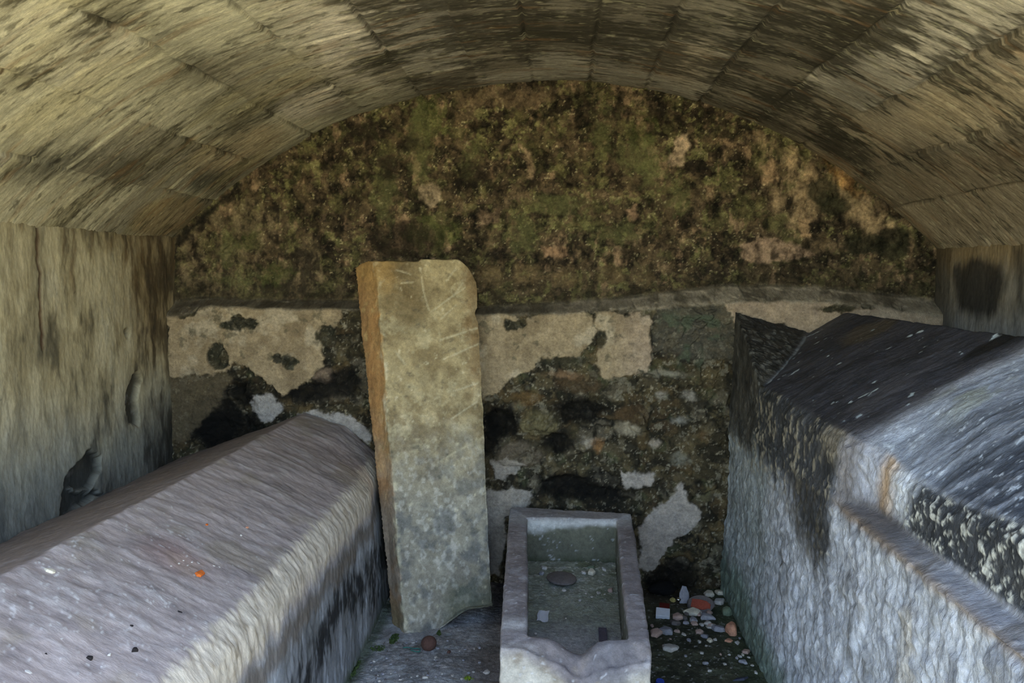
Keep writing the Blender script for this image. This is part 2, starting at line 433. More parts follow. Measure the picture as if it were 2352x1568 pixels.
    col = mix(col, (46, 38, 29), sstep(-.05, .3, n_a * .7 + n_b * .8))
    col = mix(col, (98, 94, 60), sstep(.02, .3, n2(X, Z, 12, 5, 70, .65) + n_c * .2) * .75)
    col = mix(col, (128, 124, 80), sstep(.2, .34, n2(X, Z, 16, 5, 71, .65) + n_c * .25) * .75)
    col = mix(col, (158, 130, 102), sstep(.26, .5, n_v * .7 + n2(X, Z, 16, 5, 72, .65) * .8) * .75)
    col = mix(col, (30, 25, 20), sstep(.16, .34, n2(X, Z, 12, 5, 73, .65) + .2 * n_c) * .85)
    tones = [(120, 100, 72), (86, 70, 50), (60, 50, 38), (104, 98, 64), (134, 112, 88), (70, 62, 40)]
    for i, t in enumerate(tones):
        m = (cid2 * 6 >= i) & (cid2 * 6 < i + 1)
        col = mix(col, t, m * .28 * sstep(.0, .25, e2 - e1))
    col = mix(col, (30, 26, 21), sstep(.10, .0, e2 - e1) * .22 * rub)
    col = mix(col, (190, 174, 136), sstep(.5, .8, n_c + n2(X, Z, 140, 2, 74) * .5) * .6)
    up = sstep(-.01, .02, Z - zi)
    # left haunch: plaster remnants, tan with drips
    ml = sstep(-.02, .25, sdpoly(U, V, poly([(380, 520), (520, 440), (640, 440), (740, 560), (800, 640), (800, 700), (380, 700)])) * 3 + n_v * .12 + n_b * .1)
    col = mix(col, (126, 110, 84), ml * sstep(-.35, .25, n2(X, Z * .5, 14, 5, 101, .65)) * .7 * up)
    mr = sstep(-.02, .25, sdpoly(U, V, poly([(1700, 280), (1800, 310), (1950, 400), (2080, 500), (2130, 570), (2000, 560), (1900, 470), (1850, 560), (1780, 480), (1740, 380)])) * 3 + n_v * .16 + n_b * .06)
    col = mix(col, (174, 148, 114), mr * sstep(-.45, .1, n2(X, Z * .4, 15, 5, 102, .65)) * .85 * up)
    col = mix(col, (176, 128, 74), pm([(1900, 360), (1960, 400), (1990, 450), (1940, 430)], .02) * .5)
    for p, q, a, b in ((1895, 440, 34, 32), (1930, 470, 40, 20), (1990, 560, 50, 22), (2060, 560, 40, 40)):
        col = mix(col, (54, 52, 36), em(p, q, a, b, .012) * .85)
    col = mix(col, (112, 94, 72), pm([(1045, 210), (1150, 196), (1270, 194), (1300, 205), (1260, 235), (1120, 245), (1060, 245)], .012) * .7)
    for pts, rgb in (([(1532, 356), (1560, 310), (1584, 298), (1592, 340), (1562, 378), (1545, 372)], (206, 178, 148)), ([(956, 430), (985, 415), (1008, 425), (1006, 455), (985, 470), (962, 455)], (176, 154, 126)),
                     ([(1195, 330), (1215, 350), (1225, 400), (1210, 400)], (168, 142, 112)), ([(1410, 560), (1430, 565), (1428, 600), (1412, 605)], (160, 132, 104)),
                     ([(1440, 480), (1460, 470), (1462, 500), (1448, 510)], (170, 138, 110)), ([(1700, 560), (1760, 540), (1850, 560), (1880, 590), (1800, 600), (1720, 600)], (168, 140, 116)),
                     ([(1240, 560), (1300, 565), (1300, 590), (1250, 590)], (156, 124, 96)), ([(1750, 375), (1780, 360), (1790, 420), (1765, 420)], (170, 140, 108)),
                     ([(1100, 485), (1150, 480), (1150, 510), (1105, 515)], (140, 116, 94)), ([(1840, 500), (1870, 500), (1870, 540), (1850, 545)], (170, 140, 106))):
        col = mix(col, rgb, pm(pts, .01) * .85)
    k_ = n2(X, Z * .8, 26, 5, 105, .68); col = col * np.clip(1 + 1.5 * k_ * up, .25, 2.2)[..., None]
    k_ = n2(X, Z * .35, 20, 4, 106); col = mix(col, (44, 37, 29), sstep(.12, .36, k_ + .4 * n_b) * ml * up * .8)
    # moss
    for p, q, a, b in ((985, 265, 40, 45), (960, 330, 25, 90), (1475, 290, 20, 40), (1470, 360, 45, 40), (1500, 400, 22, 45), (985, 530, 55, 28), (880, 440, 22, 70), (1080, 360, 16, 25), (510, 570, 26, 34), (520, 640, 50, 12), (625, 632, 34, 22), (565, 555, 20, 22), (1380, 300, 18, 40), (1420, 530, 60, 18), (1300, 470, 50, 22), (1560, 450, 30, 30), (1200, 540, 30, 40)):
        m = sstep(-.03, .03, sdell(U, V, B(p, q), a * .00208, b * .00208) + n_b * .05 + n_c * .025)
        col = mix(col, (84, 90, 46) if p % 2 else (112, 112, 72), m * .55)
    for p, q, a, b in ((1120, 635, 34, 24), (1215, 628, 34, 22), (1300, 640, 30, 20), (1403, 632, 30, 24), (1480, 640, 20, 16)):
        col = mix(col, (132, 112, 80), em(p, q, a, b, .014) * (.35 + .4 * sstep(-.3, .3, n_b)))
    for p, q, a, b in ((1090, 395, 38, 24), (935, 325, 28, 22), (1430, 250, 22, 14), (1520, 250, 18, 16), (1130, 590, 30, 18), (880, 380, 22, 35), (920, 550, 90, 40), (830, 300, 60, 25)):
        col = mix(col, (34, 27, 22), em(p, q, a, b, .02) * .7)
    # dark belt above the ledge and black line at the left springing
    col = mix(col, (52, 48, 34), sstep(.16, .0, Z - zi + n_b * .05) * up * .45)
    col = mix(col, (24, 22, 18), sstep(.05, -.03, sdline(U, V, poly([(402, 552), (470, 490), (560, 412), (640, 352)])) - .012) * .0 + sstep(.035, .0, sdline(U, V, poly([(400, 556), (470, 490), (540, 425)]))) * .8)
    # ---- colour, lower wall
    lc = np.broadcast_to(lin((72, 64, 46)), X.shape + (3,)).copy()
    lc = mix(lc, (46, 42, 33), sstep(-.2, .35, n_a + n_b * .4))
    lc = mix(lc, (98, 84, 56), sstep(.1, .5, n2(X, Z, 13, 4, 80)) * .6)
    lc = mix(lc, (84, 88, 60), sstep(.2, .5, n2(X, Z, 16, 4, 81)) * .6)
    for i, t in enumerate([(110, 98, 76), (90, 70, 46), (62, 56, 42), (112, 90, 58), (132, 122, 104), (58, 54, 42)]):
        m = (cid * 6 >= i) & (cid * 6 < i + 1)
        lc = mix(lc, t, m * .35 * sstep(.03, .25, d2 - d1 + .2 * n_b))
    lc = mix(lc, (26, 24, 19), sstep(.16, .0, d2 - d1 + .15 * n_b) * .6 * sstep(-.3, .2, n_a))
    lc = mix(lc, (40, 37, 28), sstep(.0, .3, n2(X, Z, 15, 5, 85, .65)) * .75)
    lc = mix(lc, (104, 92, 66), sstep(.18, .4, n2(X, Z, 19, 5, 86, .65)) * .7)
    lc = mix(lc, (134, 126, 108), sstep(.26, .4, n2(X, Z, 24, 5, 87, .65)) * .7)
    lc = mix(lc, (26, 24, 20), sstep(.25, .6, n2(X, Z, 8, 5, 82)) * .7)
    lc = mix(lc, (170, 160, 138), sstep(.42, .7, n_c + n2(X, Z, 130, 2, 83) * .5) * .6)
    lc = mix(lc, (98, 94, 84), pm([(1500, 700), (1690, 700), (1690, 830), (1560, 820), (1500, 800)], .02) * .55)
    lc = mix(lc, (84, 92, 74), sstep(.1, .4, n2(X, Z, 14, 3, 84)) * pm([(1500, 720), (1690, 720), (1690, 860), (1560, 840)], .03) * .8)
    for p, q, a, b, rgb in ((1240, 972, 42, 30, (116, 106, 76)), (1190, 1040, 54, 30, (112, 100, 84)), (752, 860, 28, 22, (150, 130, 112)), (1450, 950, 38, 24, (86, 68, 46)), (1215, 915, 26, 16, (112, 86, 52)), (1330, 880, 60, 20, (80, 64, 44)),
                            (1520, 905, 12, 8, (180, 172, 160)), (1582, 905, 16, 10, (160, 152, 140)), (1440, 985, 30, 16, (170, 158, 136)), (1500, 1012, 14, 10, (190, 176, 160)), (1350, 1012, 14, 12, (200, 188, 170)), (1370, 1020, 14, 14, (150, 110, 70)), (1560, 960, 14, 8, (150, 146, 136)),
                            (1610, 1000, 14, 10, (104, 84, 58)), (1300, 860, 40, 8, (140, 112, 84)), (1530, 855, 40, 8, (150, 144, 128)), (1560, 1050, 20, 12, (130, 126, 112)), (780, 905, 24, 18, (120, 108, 90))):
        lc = mix(lc, rgb, em(p, q, a, b, .012) * (.55 + .35 * sstep(-.3, .2, n_b)))
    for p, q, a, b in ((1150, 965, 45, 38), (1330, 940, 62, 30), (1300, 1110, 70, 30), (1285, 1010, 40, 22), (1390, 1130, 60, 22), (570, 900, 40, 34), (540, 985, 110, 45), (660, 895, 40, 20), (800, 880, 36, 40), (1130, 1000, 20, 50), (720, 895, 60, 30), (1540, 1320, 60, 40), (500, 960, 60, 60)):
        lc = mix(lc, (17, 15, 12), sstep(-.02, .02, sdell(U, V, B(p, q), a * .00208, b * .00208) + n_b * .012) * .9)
    lc = mix(lc, (104, 92, 72), grey * .75)
    pc = np.broadcast_to(lin((172, 152, 122)), X.shape + (3,)).copy()
    pc = mix(pc, (134, 116, 90), sstep(-.1, .5, n2(X, Z, 7, 4, 90)) * .7)
    pc = mix(pc, (194, 178, 152), sstep(.1, .5, n2(X, Z, 10, 4, 91)) * .7)
    pc = mix(pc, (88, 84, 66), sstep(.3, .55, n2(X, Z, 18, 4, 92) + .3 * n_c) * .6)
    pc = mix(pc, (184, 162, 144), sstep(.1, .3, X - .1) * .5)
    pc = mix(pc, (172, 168, 166), sstep(.75, .55, Z) * .6)
    lc = lc * (1 - pl[..., None]) + pc * pl[..., None]
    lc = mix(lc, (178, 172, 168), white * .9)
    lc = mix(lc, (58, 58, 46), holes * .55)
    # ledge top: dusty greyish
    lt = sstep(-.012, .006, Z - zo) * (1 - up)
    dust = np.broadcast_to(lin((150, 138, 120)), X.shape + (3,)).copy()
    dust = mix(dust, (84, 76, 62), sstep(-.1, .4, n2(X, Z, 16, 4, 95)) * .7)
    dust = mix(dust, (70, 62, 46), sstep(.25, -.2, X) * .55)
    lc = lc * (1 - lt[..., None]) + dust * lt[..., None]
    col = col * up[..., None] + lc * (1 - up)[..., None]
    col = mix(col, (20, 19, 16), sstep(.012, .0, np.abs(Z - zi)) * .6 * (.4 + .6 * sstep(-.2, .3, n2(X, Z, 6, 2, 97))))
    ob = wall_grid('wall_back', P, col, np.stack([X, Z], -1), M_back, (0, .35, 0))
    return struct(ob)
make_back()

# ------------------------------------------------------------------ side walls
def make_left():
    ys = np.concatenate([np.linspace(Y0, 2.4, 90)[:-1], np.linspace(2.4, 4.03, 330)]); zs = np.linspace(-.06, 1.70, 330)
    Y, Z = np.meshgrid(ys, zs)
    def W(px, py): p = atX(px, py, XL); return (p[1], p[2])
    st = n2(Y + n2(Y, Z, 6, 2, 13) * .02, Z * .22, 34, 5, 3); st2 = n2(Y, Z * .45, 9, 4, 4); bl = n2(Y, Z, 4, 4, 5); fi = n2(Y, Z * .5, 80, 3, 6)
    U = Y + n2(Y, Z, 14, 4, 7) * .03; V = Z + n2(Y, Z, 14, 4, 8) * .03
    col = np.broadcast_to(lin((190, 178, 146)), Y.shape + (3,)).copy()
    col = mix(col, (156, 142, 108), sstep(-.2, .4, st2 + bl * .4) * .6)
    col = mix(col, (118, 108, 84), sstep(.0, .5, st + st2 * .5) * .45)
    col = mix(col, (198, 190, 166), sstep(.15, .6, st * .6 - st2 * .5 + fi * .3) * .5)
    col = mix(col, (150, 156, 156), sstep(1.1, .6, Z + bl * .12) * .7)
    col = mix(col, (122, 98, 62), sstep(3.25, 3.75, Y + st2 * .25) * sstep(.95, 1.3, Z) * .6)
    col = mix(col, (54, 44, 32), sstep(.0, .55, st * .6 + st2 * .5 + sstep(3.35, 3.9, Y) * .6 - .22 + .5 * bl) * sstep(3.2, 3.5, Y) * .7)
    col = mix(col, (178, 146, 100), sstep(.2, .6, st * .7 + st2 * .4) * sstep(1.2, 1.6, Z) * .4)
    col = mix(col, (48, 48, 46), sstep(.24, .6, st2 * .7 + st * .5 + bl * .5 - .02) * .5)
    col = mix(col, (40, 38, 34), sstep(.45, .62, fi * .6 + st * .4) * .5)
    d = sdline(Y + n2(Y, Z, 20, 3, 9) * .008, Z, [W(88, 515), W(94, 640), W(98, 800)])
    cr = sstep(.014, .003, d)
    col = mix(col, (92, 58, 34), cr * .8); col = mix(col, (60, 58, 52), sstep(.10, .0, d + .05 * st) * .35)
    hole = np.maximum(sstep(-.008, .008, sdpoly(U, V, [W(*p) for p in ((150, 1108), (178, 1062), (195, 1040), (232, 1045), (232, 1080), (205, 1125), (165, 1130), (240, 1130), (190, 1160), (140, 1200), (140, 1170))])),
                      sstep(-.01, .01, sdpoly(U, V, [W(*p) for p in ((298, 880), (318, 850), (330, 880), (316, 920), (316, 975), (296, 970), (292, 930))])))
    hole = np.maximum(hole, .8 * sstep(-.01, .01, sdell(U, V, W(294, 768), .03, .02)))
    col = mix(col, (34, 33, 30), hole * .85)
    wd = sstep(.35, .6, n2(Y, Z, 18, 4, 10)) * hole; col = mix(col, (120, 116, 110), wd * .6)
    # shade at the foot of the wall behind the tomb, painted dark
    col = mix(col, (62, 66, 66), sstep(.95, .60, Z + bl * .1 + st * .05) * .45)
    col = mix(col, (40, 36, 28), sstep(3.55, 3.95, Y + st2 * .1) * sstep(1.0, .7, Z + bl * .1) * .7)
    Xv = XL + n2(Y, Z, 3, 3, 11) * .008 + st * .002 + fi * .0015 - cr * .006 - hole * .03 + n2(Y, Z, 16, 3, 12) * .003
    P = np.stack([Xv, Y, Z], -1)
    return struct(wall_grid('wall_left', P, col, np.stack([Y, Z], -1), M_wall, (-.35, 0, 0)))
def make_right():
    ys = np.concatenate([np.linspace(Y0, 2.6, 70)[:-1], np.linspace(2.6, 4.03, 290)]); zs = np.linspace(-.06, 1.64, 330)
    Y, Z = np.meshgrid(ys, zs)
    def W(px, py): p = atX(px, py, XR); return (p[1], p[2])
    st = n2(Y, Z * .18, 30, 5, 23); st2 = n2(Y, Z * .3, 9, 4, 24); bl = n2(Y, Z, 4, 4, 25); fi = n2(Y, Z * .5, 80, 3, 26)
    col = np.broadcast_to(lin((146, 136, 120)), Y.shape + (3,)).copy()
    col = mix(col, (104, 98, 88), sstep(-.1, .5, st + st2 * .4) * .7)
    col = mix(col, (150, 124, 82), sstep(1.45, 1.6, Z + st * .04) * .7)
    col = mix(col, (150, 152, 156), sstep(1.4, 1.25, Z + .05 * st2) * .5)
    m = sstep(-.03, .03, sdpoly(Y + st * .02, Z + bl * .03 + st * .03, [W(*p) for p in ((2190, 620), (2230, 590), (2300, 610), (2310, 660), (2290, 720), (2250, 730), (2200, 700))]))
    col = mix(col, (38, 36, 34), m * .85)
    m = sstep(-.03, .03, sdpoly(Y + st * .02, Z + bl * .03 + st * .03, [W(*p) for p in ((2325, 570), (2352, 560), (2352, 720), (2335, 690))]))
    col = mix(col, (40, 38, 36), m * .7)
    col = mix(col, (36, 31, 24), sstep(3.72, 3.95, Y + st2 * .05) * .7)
    Xv = XR + n2(Y, Z, 3, 3, 31) * .008 + st * .002 + fi * .0015 + n2(Y, Z, 16, 3, 32) * .003
    P = np.stack([Xv, Y, Z], -1)
    return struct(wall_grid('wall_right', P, col, np.stack([Y, Z], -1), M_wall, (.35, 0, 0), flip=True))
make_left(); make_right()

# ------------------------------------------------------------------ floor and the ground outside
def floor_h(x, y):
    x = np.asarray(x, float); y = np.asarray(y, float)
    return n2(x, y, 5, 3, 71) * .010 + n2(x, y, 26, 3, 72) * .005
def make_floor():
    xs = np.concatenate([np.linspace(XL - .05, -.85, 60)[:-1], np.linspace(-.85, .95, 400)[:-1], np.linspace(.95, XR + .05, 50)])
    ys = np.concatenate([np.linspace(Y0, 2.6, 90)[:-1], np.linspace(2.6, 3.98, 330)])
    X, Y = np.meshgrid(xs, ys)
    n_a = n2(X, Y, 6, 4, 73); n_b = n2(X, Y, 30, 4, 74); n_c = n2(X, Y, 110, 2, 75)
    P = np.stack([X, Y, floor_h(X, Y) + n_c * .0025], -1)
    col = np.broadcast_to(lin((172, 172, 174)), X.shape + (3,)).copy()
    col = mix(col, (130, 128, 128), sstep(-.1, .4, n_a + n_b * .5) * .8)
    col = mix(col, (196, 190, 192), sstep(.15, .5, n_b + n_c * .4) * .6)
    col = mix(col, (112, 98, 88), sstep(-.42, -.25, X + n_a * .04) * .7)
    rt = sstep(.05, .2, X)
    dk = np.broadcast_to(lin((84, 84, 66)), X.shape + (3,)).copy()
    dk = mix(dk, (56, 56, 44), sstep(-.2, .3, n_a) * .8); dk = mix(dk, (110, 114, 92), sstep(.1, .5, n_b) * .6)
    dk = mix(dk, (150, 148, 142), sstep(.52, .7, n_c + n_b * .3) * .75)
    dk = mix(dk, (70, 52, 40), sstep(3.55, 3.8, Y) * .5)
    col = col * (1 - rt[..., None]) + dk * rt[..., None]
    col = mix(col, (190, 186, 186), sstep(.6, .75, n_c + n_b * .3) * .6)
    col = mix(col, (62, 82, 44), sstep(.05, .0, np.abs(X + .775) + n_b * .02) * .7)
    col = mix(col, (74, 84, 60), sstep(.10, .02, np.abs(X - .74) + n_b * .03) * .6)
    col = mix(col, (24, 22, 20), sstep(.10, .03, np.abs(X + .27 - .02 * (Y - 3)) + n_b * .02) * sstep(3.3, 3.7, Y) * .7)
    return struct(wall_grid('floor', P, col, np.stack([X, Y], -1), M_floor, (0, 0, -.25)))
make_floor()
M_ground = stone_mat('dry_earth_outside', coords='Object', var=.2, s1=1.5, s2=9, s3=40, color=(180, 174, 138), bump=.3)
g = build('ground', [(-14, -16, -.02), (14, -16, -.02), (14, Y0, -.02), (-14, Y0, -.02), (-14, -16, -.3), (14, -16, -.3), (14, Y0, -.3), (-14, Y0, -.3)],
          [(0, 1, 2, 3), (7, 6, 5, 4), (0, 4, 5, 1), (1, 5, 6, 2), (2, 6, 7, 3), (3, 7, 4, 0)], M_ground, None, None, None, False)
struct(g)

# ------------------------------------------------------------------ tombs: a profile swept along the chamber
def sweep(keys_at, counts, ys, smooth=3):
    """keys_at(y) -> key points (k,2) of the x-z profile; counts: points per segment"""
    rows = []
    for y in ys:
        K = np.asarray(keys_at(y)); pts = []
        for i, c in enumerate(counts):
            t = np.linspace(0, 1, c, endpoint=False)[:, None]
            pts.append(K[i] * (1 - t) + K[i + 1] * t)
        pts.append(K[-1:]); rows.append(np.concatenate(pts))
    R = np.stack(rows)
    for _ in range(smooth):
        S = R.copy(); S[:, 1:-1] = R[:, 1:-1] * .5 + (R[:, :-2] + R[:, 2:]) * .25; R = S
    Yg = np.broadcast_to(np.asarray(ys)[:, None], R.shape[:2])
    return np.stack([R[..., 0], Yg, R[..., 1]], -1), np.concatenate([[0], np.cumsum(counts)])
def arclen(P):
    d = np.linalg.norm(np.diff(P, axis=1), axis=-1)
    return np.concatenate([np.zeros((P.shape[0], 1)), np.cumsum(d, 1)], 1)
def tomb_part(name, P, col, uv, cols, mat, parent, bottom, ends):
    """columns c0..c1 of the swept skin, closed below and at both ends"""
    c0, c1 = cols
    Q = P[:, c0:c1 + 1]; cc = col[:, c0:c1 + 1]; uu = uv[:, c0:c1 + 1]
    if bottom is not None:                    # inner side of the lower block
        a = Q[:, -1:].copy(); a[..., 0] = bottom; b = Q[:, :1].copy(); b[..., 0] = bottom
        Q = np.concatenate([Q, a, b], 1); cc = np.concatenate([cc, cc[:, -1:], cc[:, -1:]], 1); uu = np.concatenate([uu, uu[:, -1:], uu[:, -1:]], 1)
    ny, nx, _ = Q.shape
    V = Q.reshape(-1, 3); q = quads(ny, nx)
    ob = build(name, V, q, mat, parent, cc.reshape(-1, 3), uu.reshape(-1, 2))
    bm = bmesh.new(); bm.from_mesh(ob.data); bm.verts.ensure_lookup_table()
    i = np.arange(ny * nx).reshape(ny, nx)
    bm.edges.ensure_lookup_table()
    if bottom is not None:                    # crisp arris between the skin and the hidden inner side
        for j in range(ny - 1):
            e = bm.edges.get((bm.verts[int(i[j, nx - 3])], bm.verts[int(i[j + 1, nx - 3])]))
            if e: e.smooth = False
    n0 = len(bm.faces)
    for loop in (i[0], i[-1][::-1]):
        bm.faces.new([bm.verts[int(k)] for k in loop])
    bm.faces.new([bm.verts[int(k)] for k in np.concatenate([i[:, 0], i[::-1, -1]])])
    bm.faces.ensure_lookup_table()
    for f in bm.faces[n0:]:
        for e in f.edges: e.smooth = False
    bmesh.ops.recalc_face_normals(bm, faces=bm.faces)
    bm.to_mesh(ob.data); bm.free()
    return ob
def empty(name, loc=(0, 0, 0)):
    o = bpy.data.objects.new(name, None); C.objects.link(o); o.location = loc; o.empty_display_size = .1
    return o

def left_tomb():
    ys = np.linspace(1.2, 3.885, 470)
    def keys(y):
        e = -.04 * float(sstep(3.3, 3.6, np.array(y)))
        b = .03 * float(sstep(3.5, 3.88, np.array(y)))
        return [(-.785 + e * .2, -.02), (-.783 + e * .6, .30), (-.795 + e, .545), (-.803 + e, .585), (-.845 + e, .640), (-1.04, .742 + b), (-1.235, .832), (-1.262, .824), (-1.888, .592), (-1.893, -.02)]
    P, k = sweep(keys, [40, 40, 10, 14, 50, 42, 14, 80, 30], ys)
    U = arclen(P); Yg = P[..., 1]; X = P[..., 0]; Z = P[..., 2]
    N = gnormals(P)
    top = np.zeros(U.shape); 
    a_eave = U[:, k[3]][:, None]; a_top = U[:, k[4]][:, None]; a_rdg = U[:, k[6]][:, None]
    face = sstep(.02, -.02, U - a_eave); roof = sstep(-.02, .02, U - a_top)
    edge = (1 - face) * (1 - roof)
    st = n2(U * .35 + Yg * .12, Yg, 34, 4, 3); bl = n2(U, Yg, 4, 4, 4); md = n2(U * .6, Yg, 14, 4, 5); fi = n2(U, Yg, 80, 3, 6)
    vs = n2(U * .3, Yg, 80, 4, 7)
    disp = bl * .007 + md * .004 + roof * st * .0035 + (1 - roof) * (vs * .0045 + n2(U * .5, Yg, 26, 3, 8) * .004) + fi * .001
    disp = disp * sstep(0, .04, U) 
    P2 = P - N * disp[..., None] if N[200, 80, 0] < 0 else P + N * disp[..., None]
    col = np.broadcast_to(lin((170, 157, 153)), X.shape + (3,)).copy()
    col = mix(col, (138, 127, 124), sstep(-.2, .4, bl + md * .4) * .6)
    col = mix(col, (186, 178, 176), sstep(.05, .5, st * .7 + md * .5) * .5)
    col = mix(col, (112, 104, 104), sstep(.1, .5, -st * .8 + md * .3) * .45)
    col = mix(col, (150, 138, 120), sstep(.1, .5, n2(U, Yg, 7, 4, 9)) * .5)
    col = mix(col, (150, 110, 102), sstep(-.05, .06, sdell(U - a_rdg, Yg, (-.22, 2.12), .10, .08) + md * .05) * .35)
    col = mix(col, (210, 206, 204), sstep(.48, .7, fi + md * .35) * sstep(2.7, 2.3, Yg) * .7)
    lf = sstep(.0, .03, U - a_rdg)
    col = mix(col, (116, 104, 98), lf * .8)  # left slope painted duller and browner: dust tint that also carries its shade
    # cream weathered lip
    lip = sstep(-.10, -.04, U - a_eave + vs * .02 + .03 * md) * sstep(.085, .05, U - a_eave + vs * .035)
    col = mix(col, (212, 200, 182), lip * .85)
    col = mix(col, (150, 134, 112), lip * sstep(.1, .5, vs) * .7)
    # face below: pale blue-grey with black runs
    fc = sstep(-.06, -.12, U - a_eave + md * .03)
    f = np.broadcast_to(lin((132, 134, 138)), X.shape + (3,)).copy()
    f = mix(f, (186, 190, 198), sstep(-.1, .4, n2(U * .25, Yg, 12, 4, 12)) * .8)
    f = mix(f, (92, 92, 90), sstep(.0, .4, n2(U * .5, Yg, 7, 4, 13)) * .7)
    f = mix(f, (26, 26, 26), sstep(.02, .22, .24 - np.abs(U - .30 - .05 * np.sin(Yg * 5) - .04 * bl) * 1.9 + .22 * vs + .25 * md) * .92)
    f = mix(f, (110, 100, 90), sstep(.40, .46, U + .05 * md) * sstep(.53, .48, U + .03 * md) * .8)
    f = mix(f, (70, 84, 52), sstep(.07, .02, U + .03 * md) * .7)
    f = mix(f, (60, 62, 56), sstep(3.3, 3.7, Yg) * .5)
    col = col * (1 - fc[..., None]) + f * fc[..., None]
    uv = np.stack([U, Yg], -1)
    t = empty('tomb', (-1.3, 2.55, 0))
    kk = int(k[1]) + 28
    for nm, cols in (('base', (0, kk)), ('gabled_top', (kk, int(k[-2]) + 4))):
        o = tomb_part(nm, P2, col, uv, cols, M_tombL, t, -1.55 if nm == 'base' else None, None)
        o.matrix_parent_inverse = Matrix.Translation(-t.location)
    tag(t, 'long low gabled tomb of smooth grey render along the left wall', 'tomb')
    return t
left_tomb()

def right_tomb():
    ys = np.concatenate([np.linspace(1.0, 1.35, 40)[:-1], np.linspace(1.35, 3.885, 600)])
    def keys(y):
        y = np.array(y)
        n = float(sstep(2.40, 2.24, y)); r = float(sstep(2.42, 2.05, y)); fl = float(sstep(3.4, 3.85, y)); 
        xi = .797 + .062 * n
        ez = 1.045 - .052 * r + .045 * float(sstep(1.98, 1.42, y))
        rz = 1.325 - .042 * r
        zf = .10 * float(sstep(2.9, 3.9, y))
        return [(.762, -.02), (.774 - .008 * fl, .16 + zf), (.784, .45), (.790, .846), (xi - .006, .862), (xi, .888), (xi + .006, ez - .035), (xi + .028, ez), (1.06, ez + (rz - ez) * .52), (1.30, rz), (1.36, rz - .015), (1.735, 1.16), (1.738, -.02)]
    P, k = sweep(keys, [24, 40, 60, 14, 8, 18, 10, 60, 60, 14, 60, 20], ys)
    Yg = P[..., 1].copy(); X = P[..., 0]; Z = P[..., 2]
    # swept-up far corner against the end wall
    ramp = 1.048 - .27 * (X - .8) + .47 * np.clip(Yg - 3.39, 0, 1) ** .74
    up0 = int(k[6])
    m = (np.arange(P.shape[1])[None, :] >= up0) & (X < 1.30) & (Yg > 3.36)
    horn = np.where(m, np.clip(ramp - Z, 0, 1), 0)
    lip_d = np.abs(ramp - Z); dz = horn; hornm = sstep(.0, .02, horn)
    P = P.copy(); P[..., 2] += dz
    # the vertical face follows the raised corner
    rise = P[:, up0, 2] - Z[:, up0]
    lo = int(k[4]); ramp_w = np.clip((np.arange(P.shape[1]) - lo) / (up0 - lo), 0, 1)[None, :]
    sel = np.arange(P.shape[1])[None, :] < up0
    P[..., 2] += np.where(sel, rise[:, None] * ramp_w, 0)
    U = arclen(P); X = P[..., 0]; Z = P[..., 2]
    N = gnormals(P)
    aL = U[:, k[3]][:, None]; aI = U[:, k[4]][:, None]; aE = U[:, k[7]][:, None]; aR = U[:, k[9]][:, None]
    nearm = sstep(2.42, 2.30, Yg)
    lower = sstep(.01, -.02, U - aL)
    ledge = sstep(-.02, .0, U - aL) * sstep(.02, .0, U - aI) * nearm
    uface = (1 - lower) * sstep(.015, -.015, U - aE) * (1 - ledge)
    roof = sstep(-.015, .015, U - aE)
    bl = n2(U, Yg, 4, 4, 103); md = n2(U * .6, Yg, 14, 4, 104); lump = n2(U * .5, Yg, 30, 3, 105); fi = n2(U * .7, Yg, 75, 3, 106); st = n2(U * .22, Yg + U * .18, 36, 4, 107); big = n2(U, Yg, 9, 3, 108)
    disp = bl * .010 + md * .004 + lower * (lump * .011 + n2(U * .7, Yg, 48, 3, 109) * .007 + fi * .004) + uface * (lump * .004 + fi * .007) + roof * (st * .004 * (1 - hornm) + fi * .0015 + hornm * (lump * .008 + fi * .004))
    disp = disp * sstep(0, .05, U) * sstep(0, .1, U[:, -1:] - U)
    # broken edge of the outer render at the ledge
    disp = disp - .012 * sstep(.06, .0, np.abs(U - aL)) * nearm * sstep(-.1, .4, md)
    sgn = 1.0 if N[300, 60, 0] < 0 else -1.0
    P2 = P + N * (sgn * disp)[..., None]
    # ---- colour
    c = np.broadcast_to(lin((188, 188, 194)), X.shape + (3,)).copy()          # lower rough face
    c = mix(c, (128, 128, 134), sstep(-.1, .4, md + .7 * lump) * .75)
    c = mix(c, (214, 212, 216), sstep(.1, .5, lump + .3 * fi) * .6)
    c = mix(c, (92, 90, 88), sstep(.15, .55, n2(U * .35, Yg, 20, 4, 110)) * .6)
    c = mix(c, (196, 180, 156), sstep(.2, .5, n2(U, Yg, 8, 3, 111)) * sstep(2.4, 1.6, Yg) * .5)
    c = mix(c, (128, 134, 126), sstep(2.9, 3.4, Yg + .2 * md) * .6)
    c = mix(c, (112, 128, 112), sstep(.20, .05, U - .10 * sstep(2.7, 3.6, Yg) + .05 * md) * .85)
    c = mix(c, (64, 62, 56), sstep(.25, .55, lump + .4 * md) * sstep(2.6, 3.3, Yg) * .5)
    # black run below the far eave
    top = P[:, up0, 2][:, None]
    dd = (1.05 - Z)
    blk = sstep(2.36, 2.46, Yg + .03 * md) * sstep(.32, .18, dd - .05 + .10 * md + .08 * lump - .14 * np.exp(-((Yg - 2.52) / .22) ** 2) + .10 * sstep(3.2, 3.7, Yg))
    c = mix(c, (28, 26, 24), blk * .9 * (1 - roof * .0))
    c = mix(c, (168, 156, 134), blk * sstep(.18, .42, lump * .6 + fi * .7) * .75)
    c = mix(c, (176, 160, 128), sstep(2.42, 2.5, Yg) * sstep(.42, .25, dd) * (1 - blk) * sstep(.0, .4, fi + lump * .5) * lower * .5)
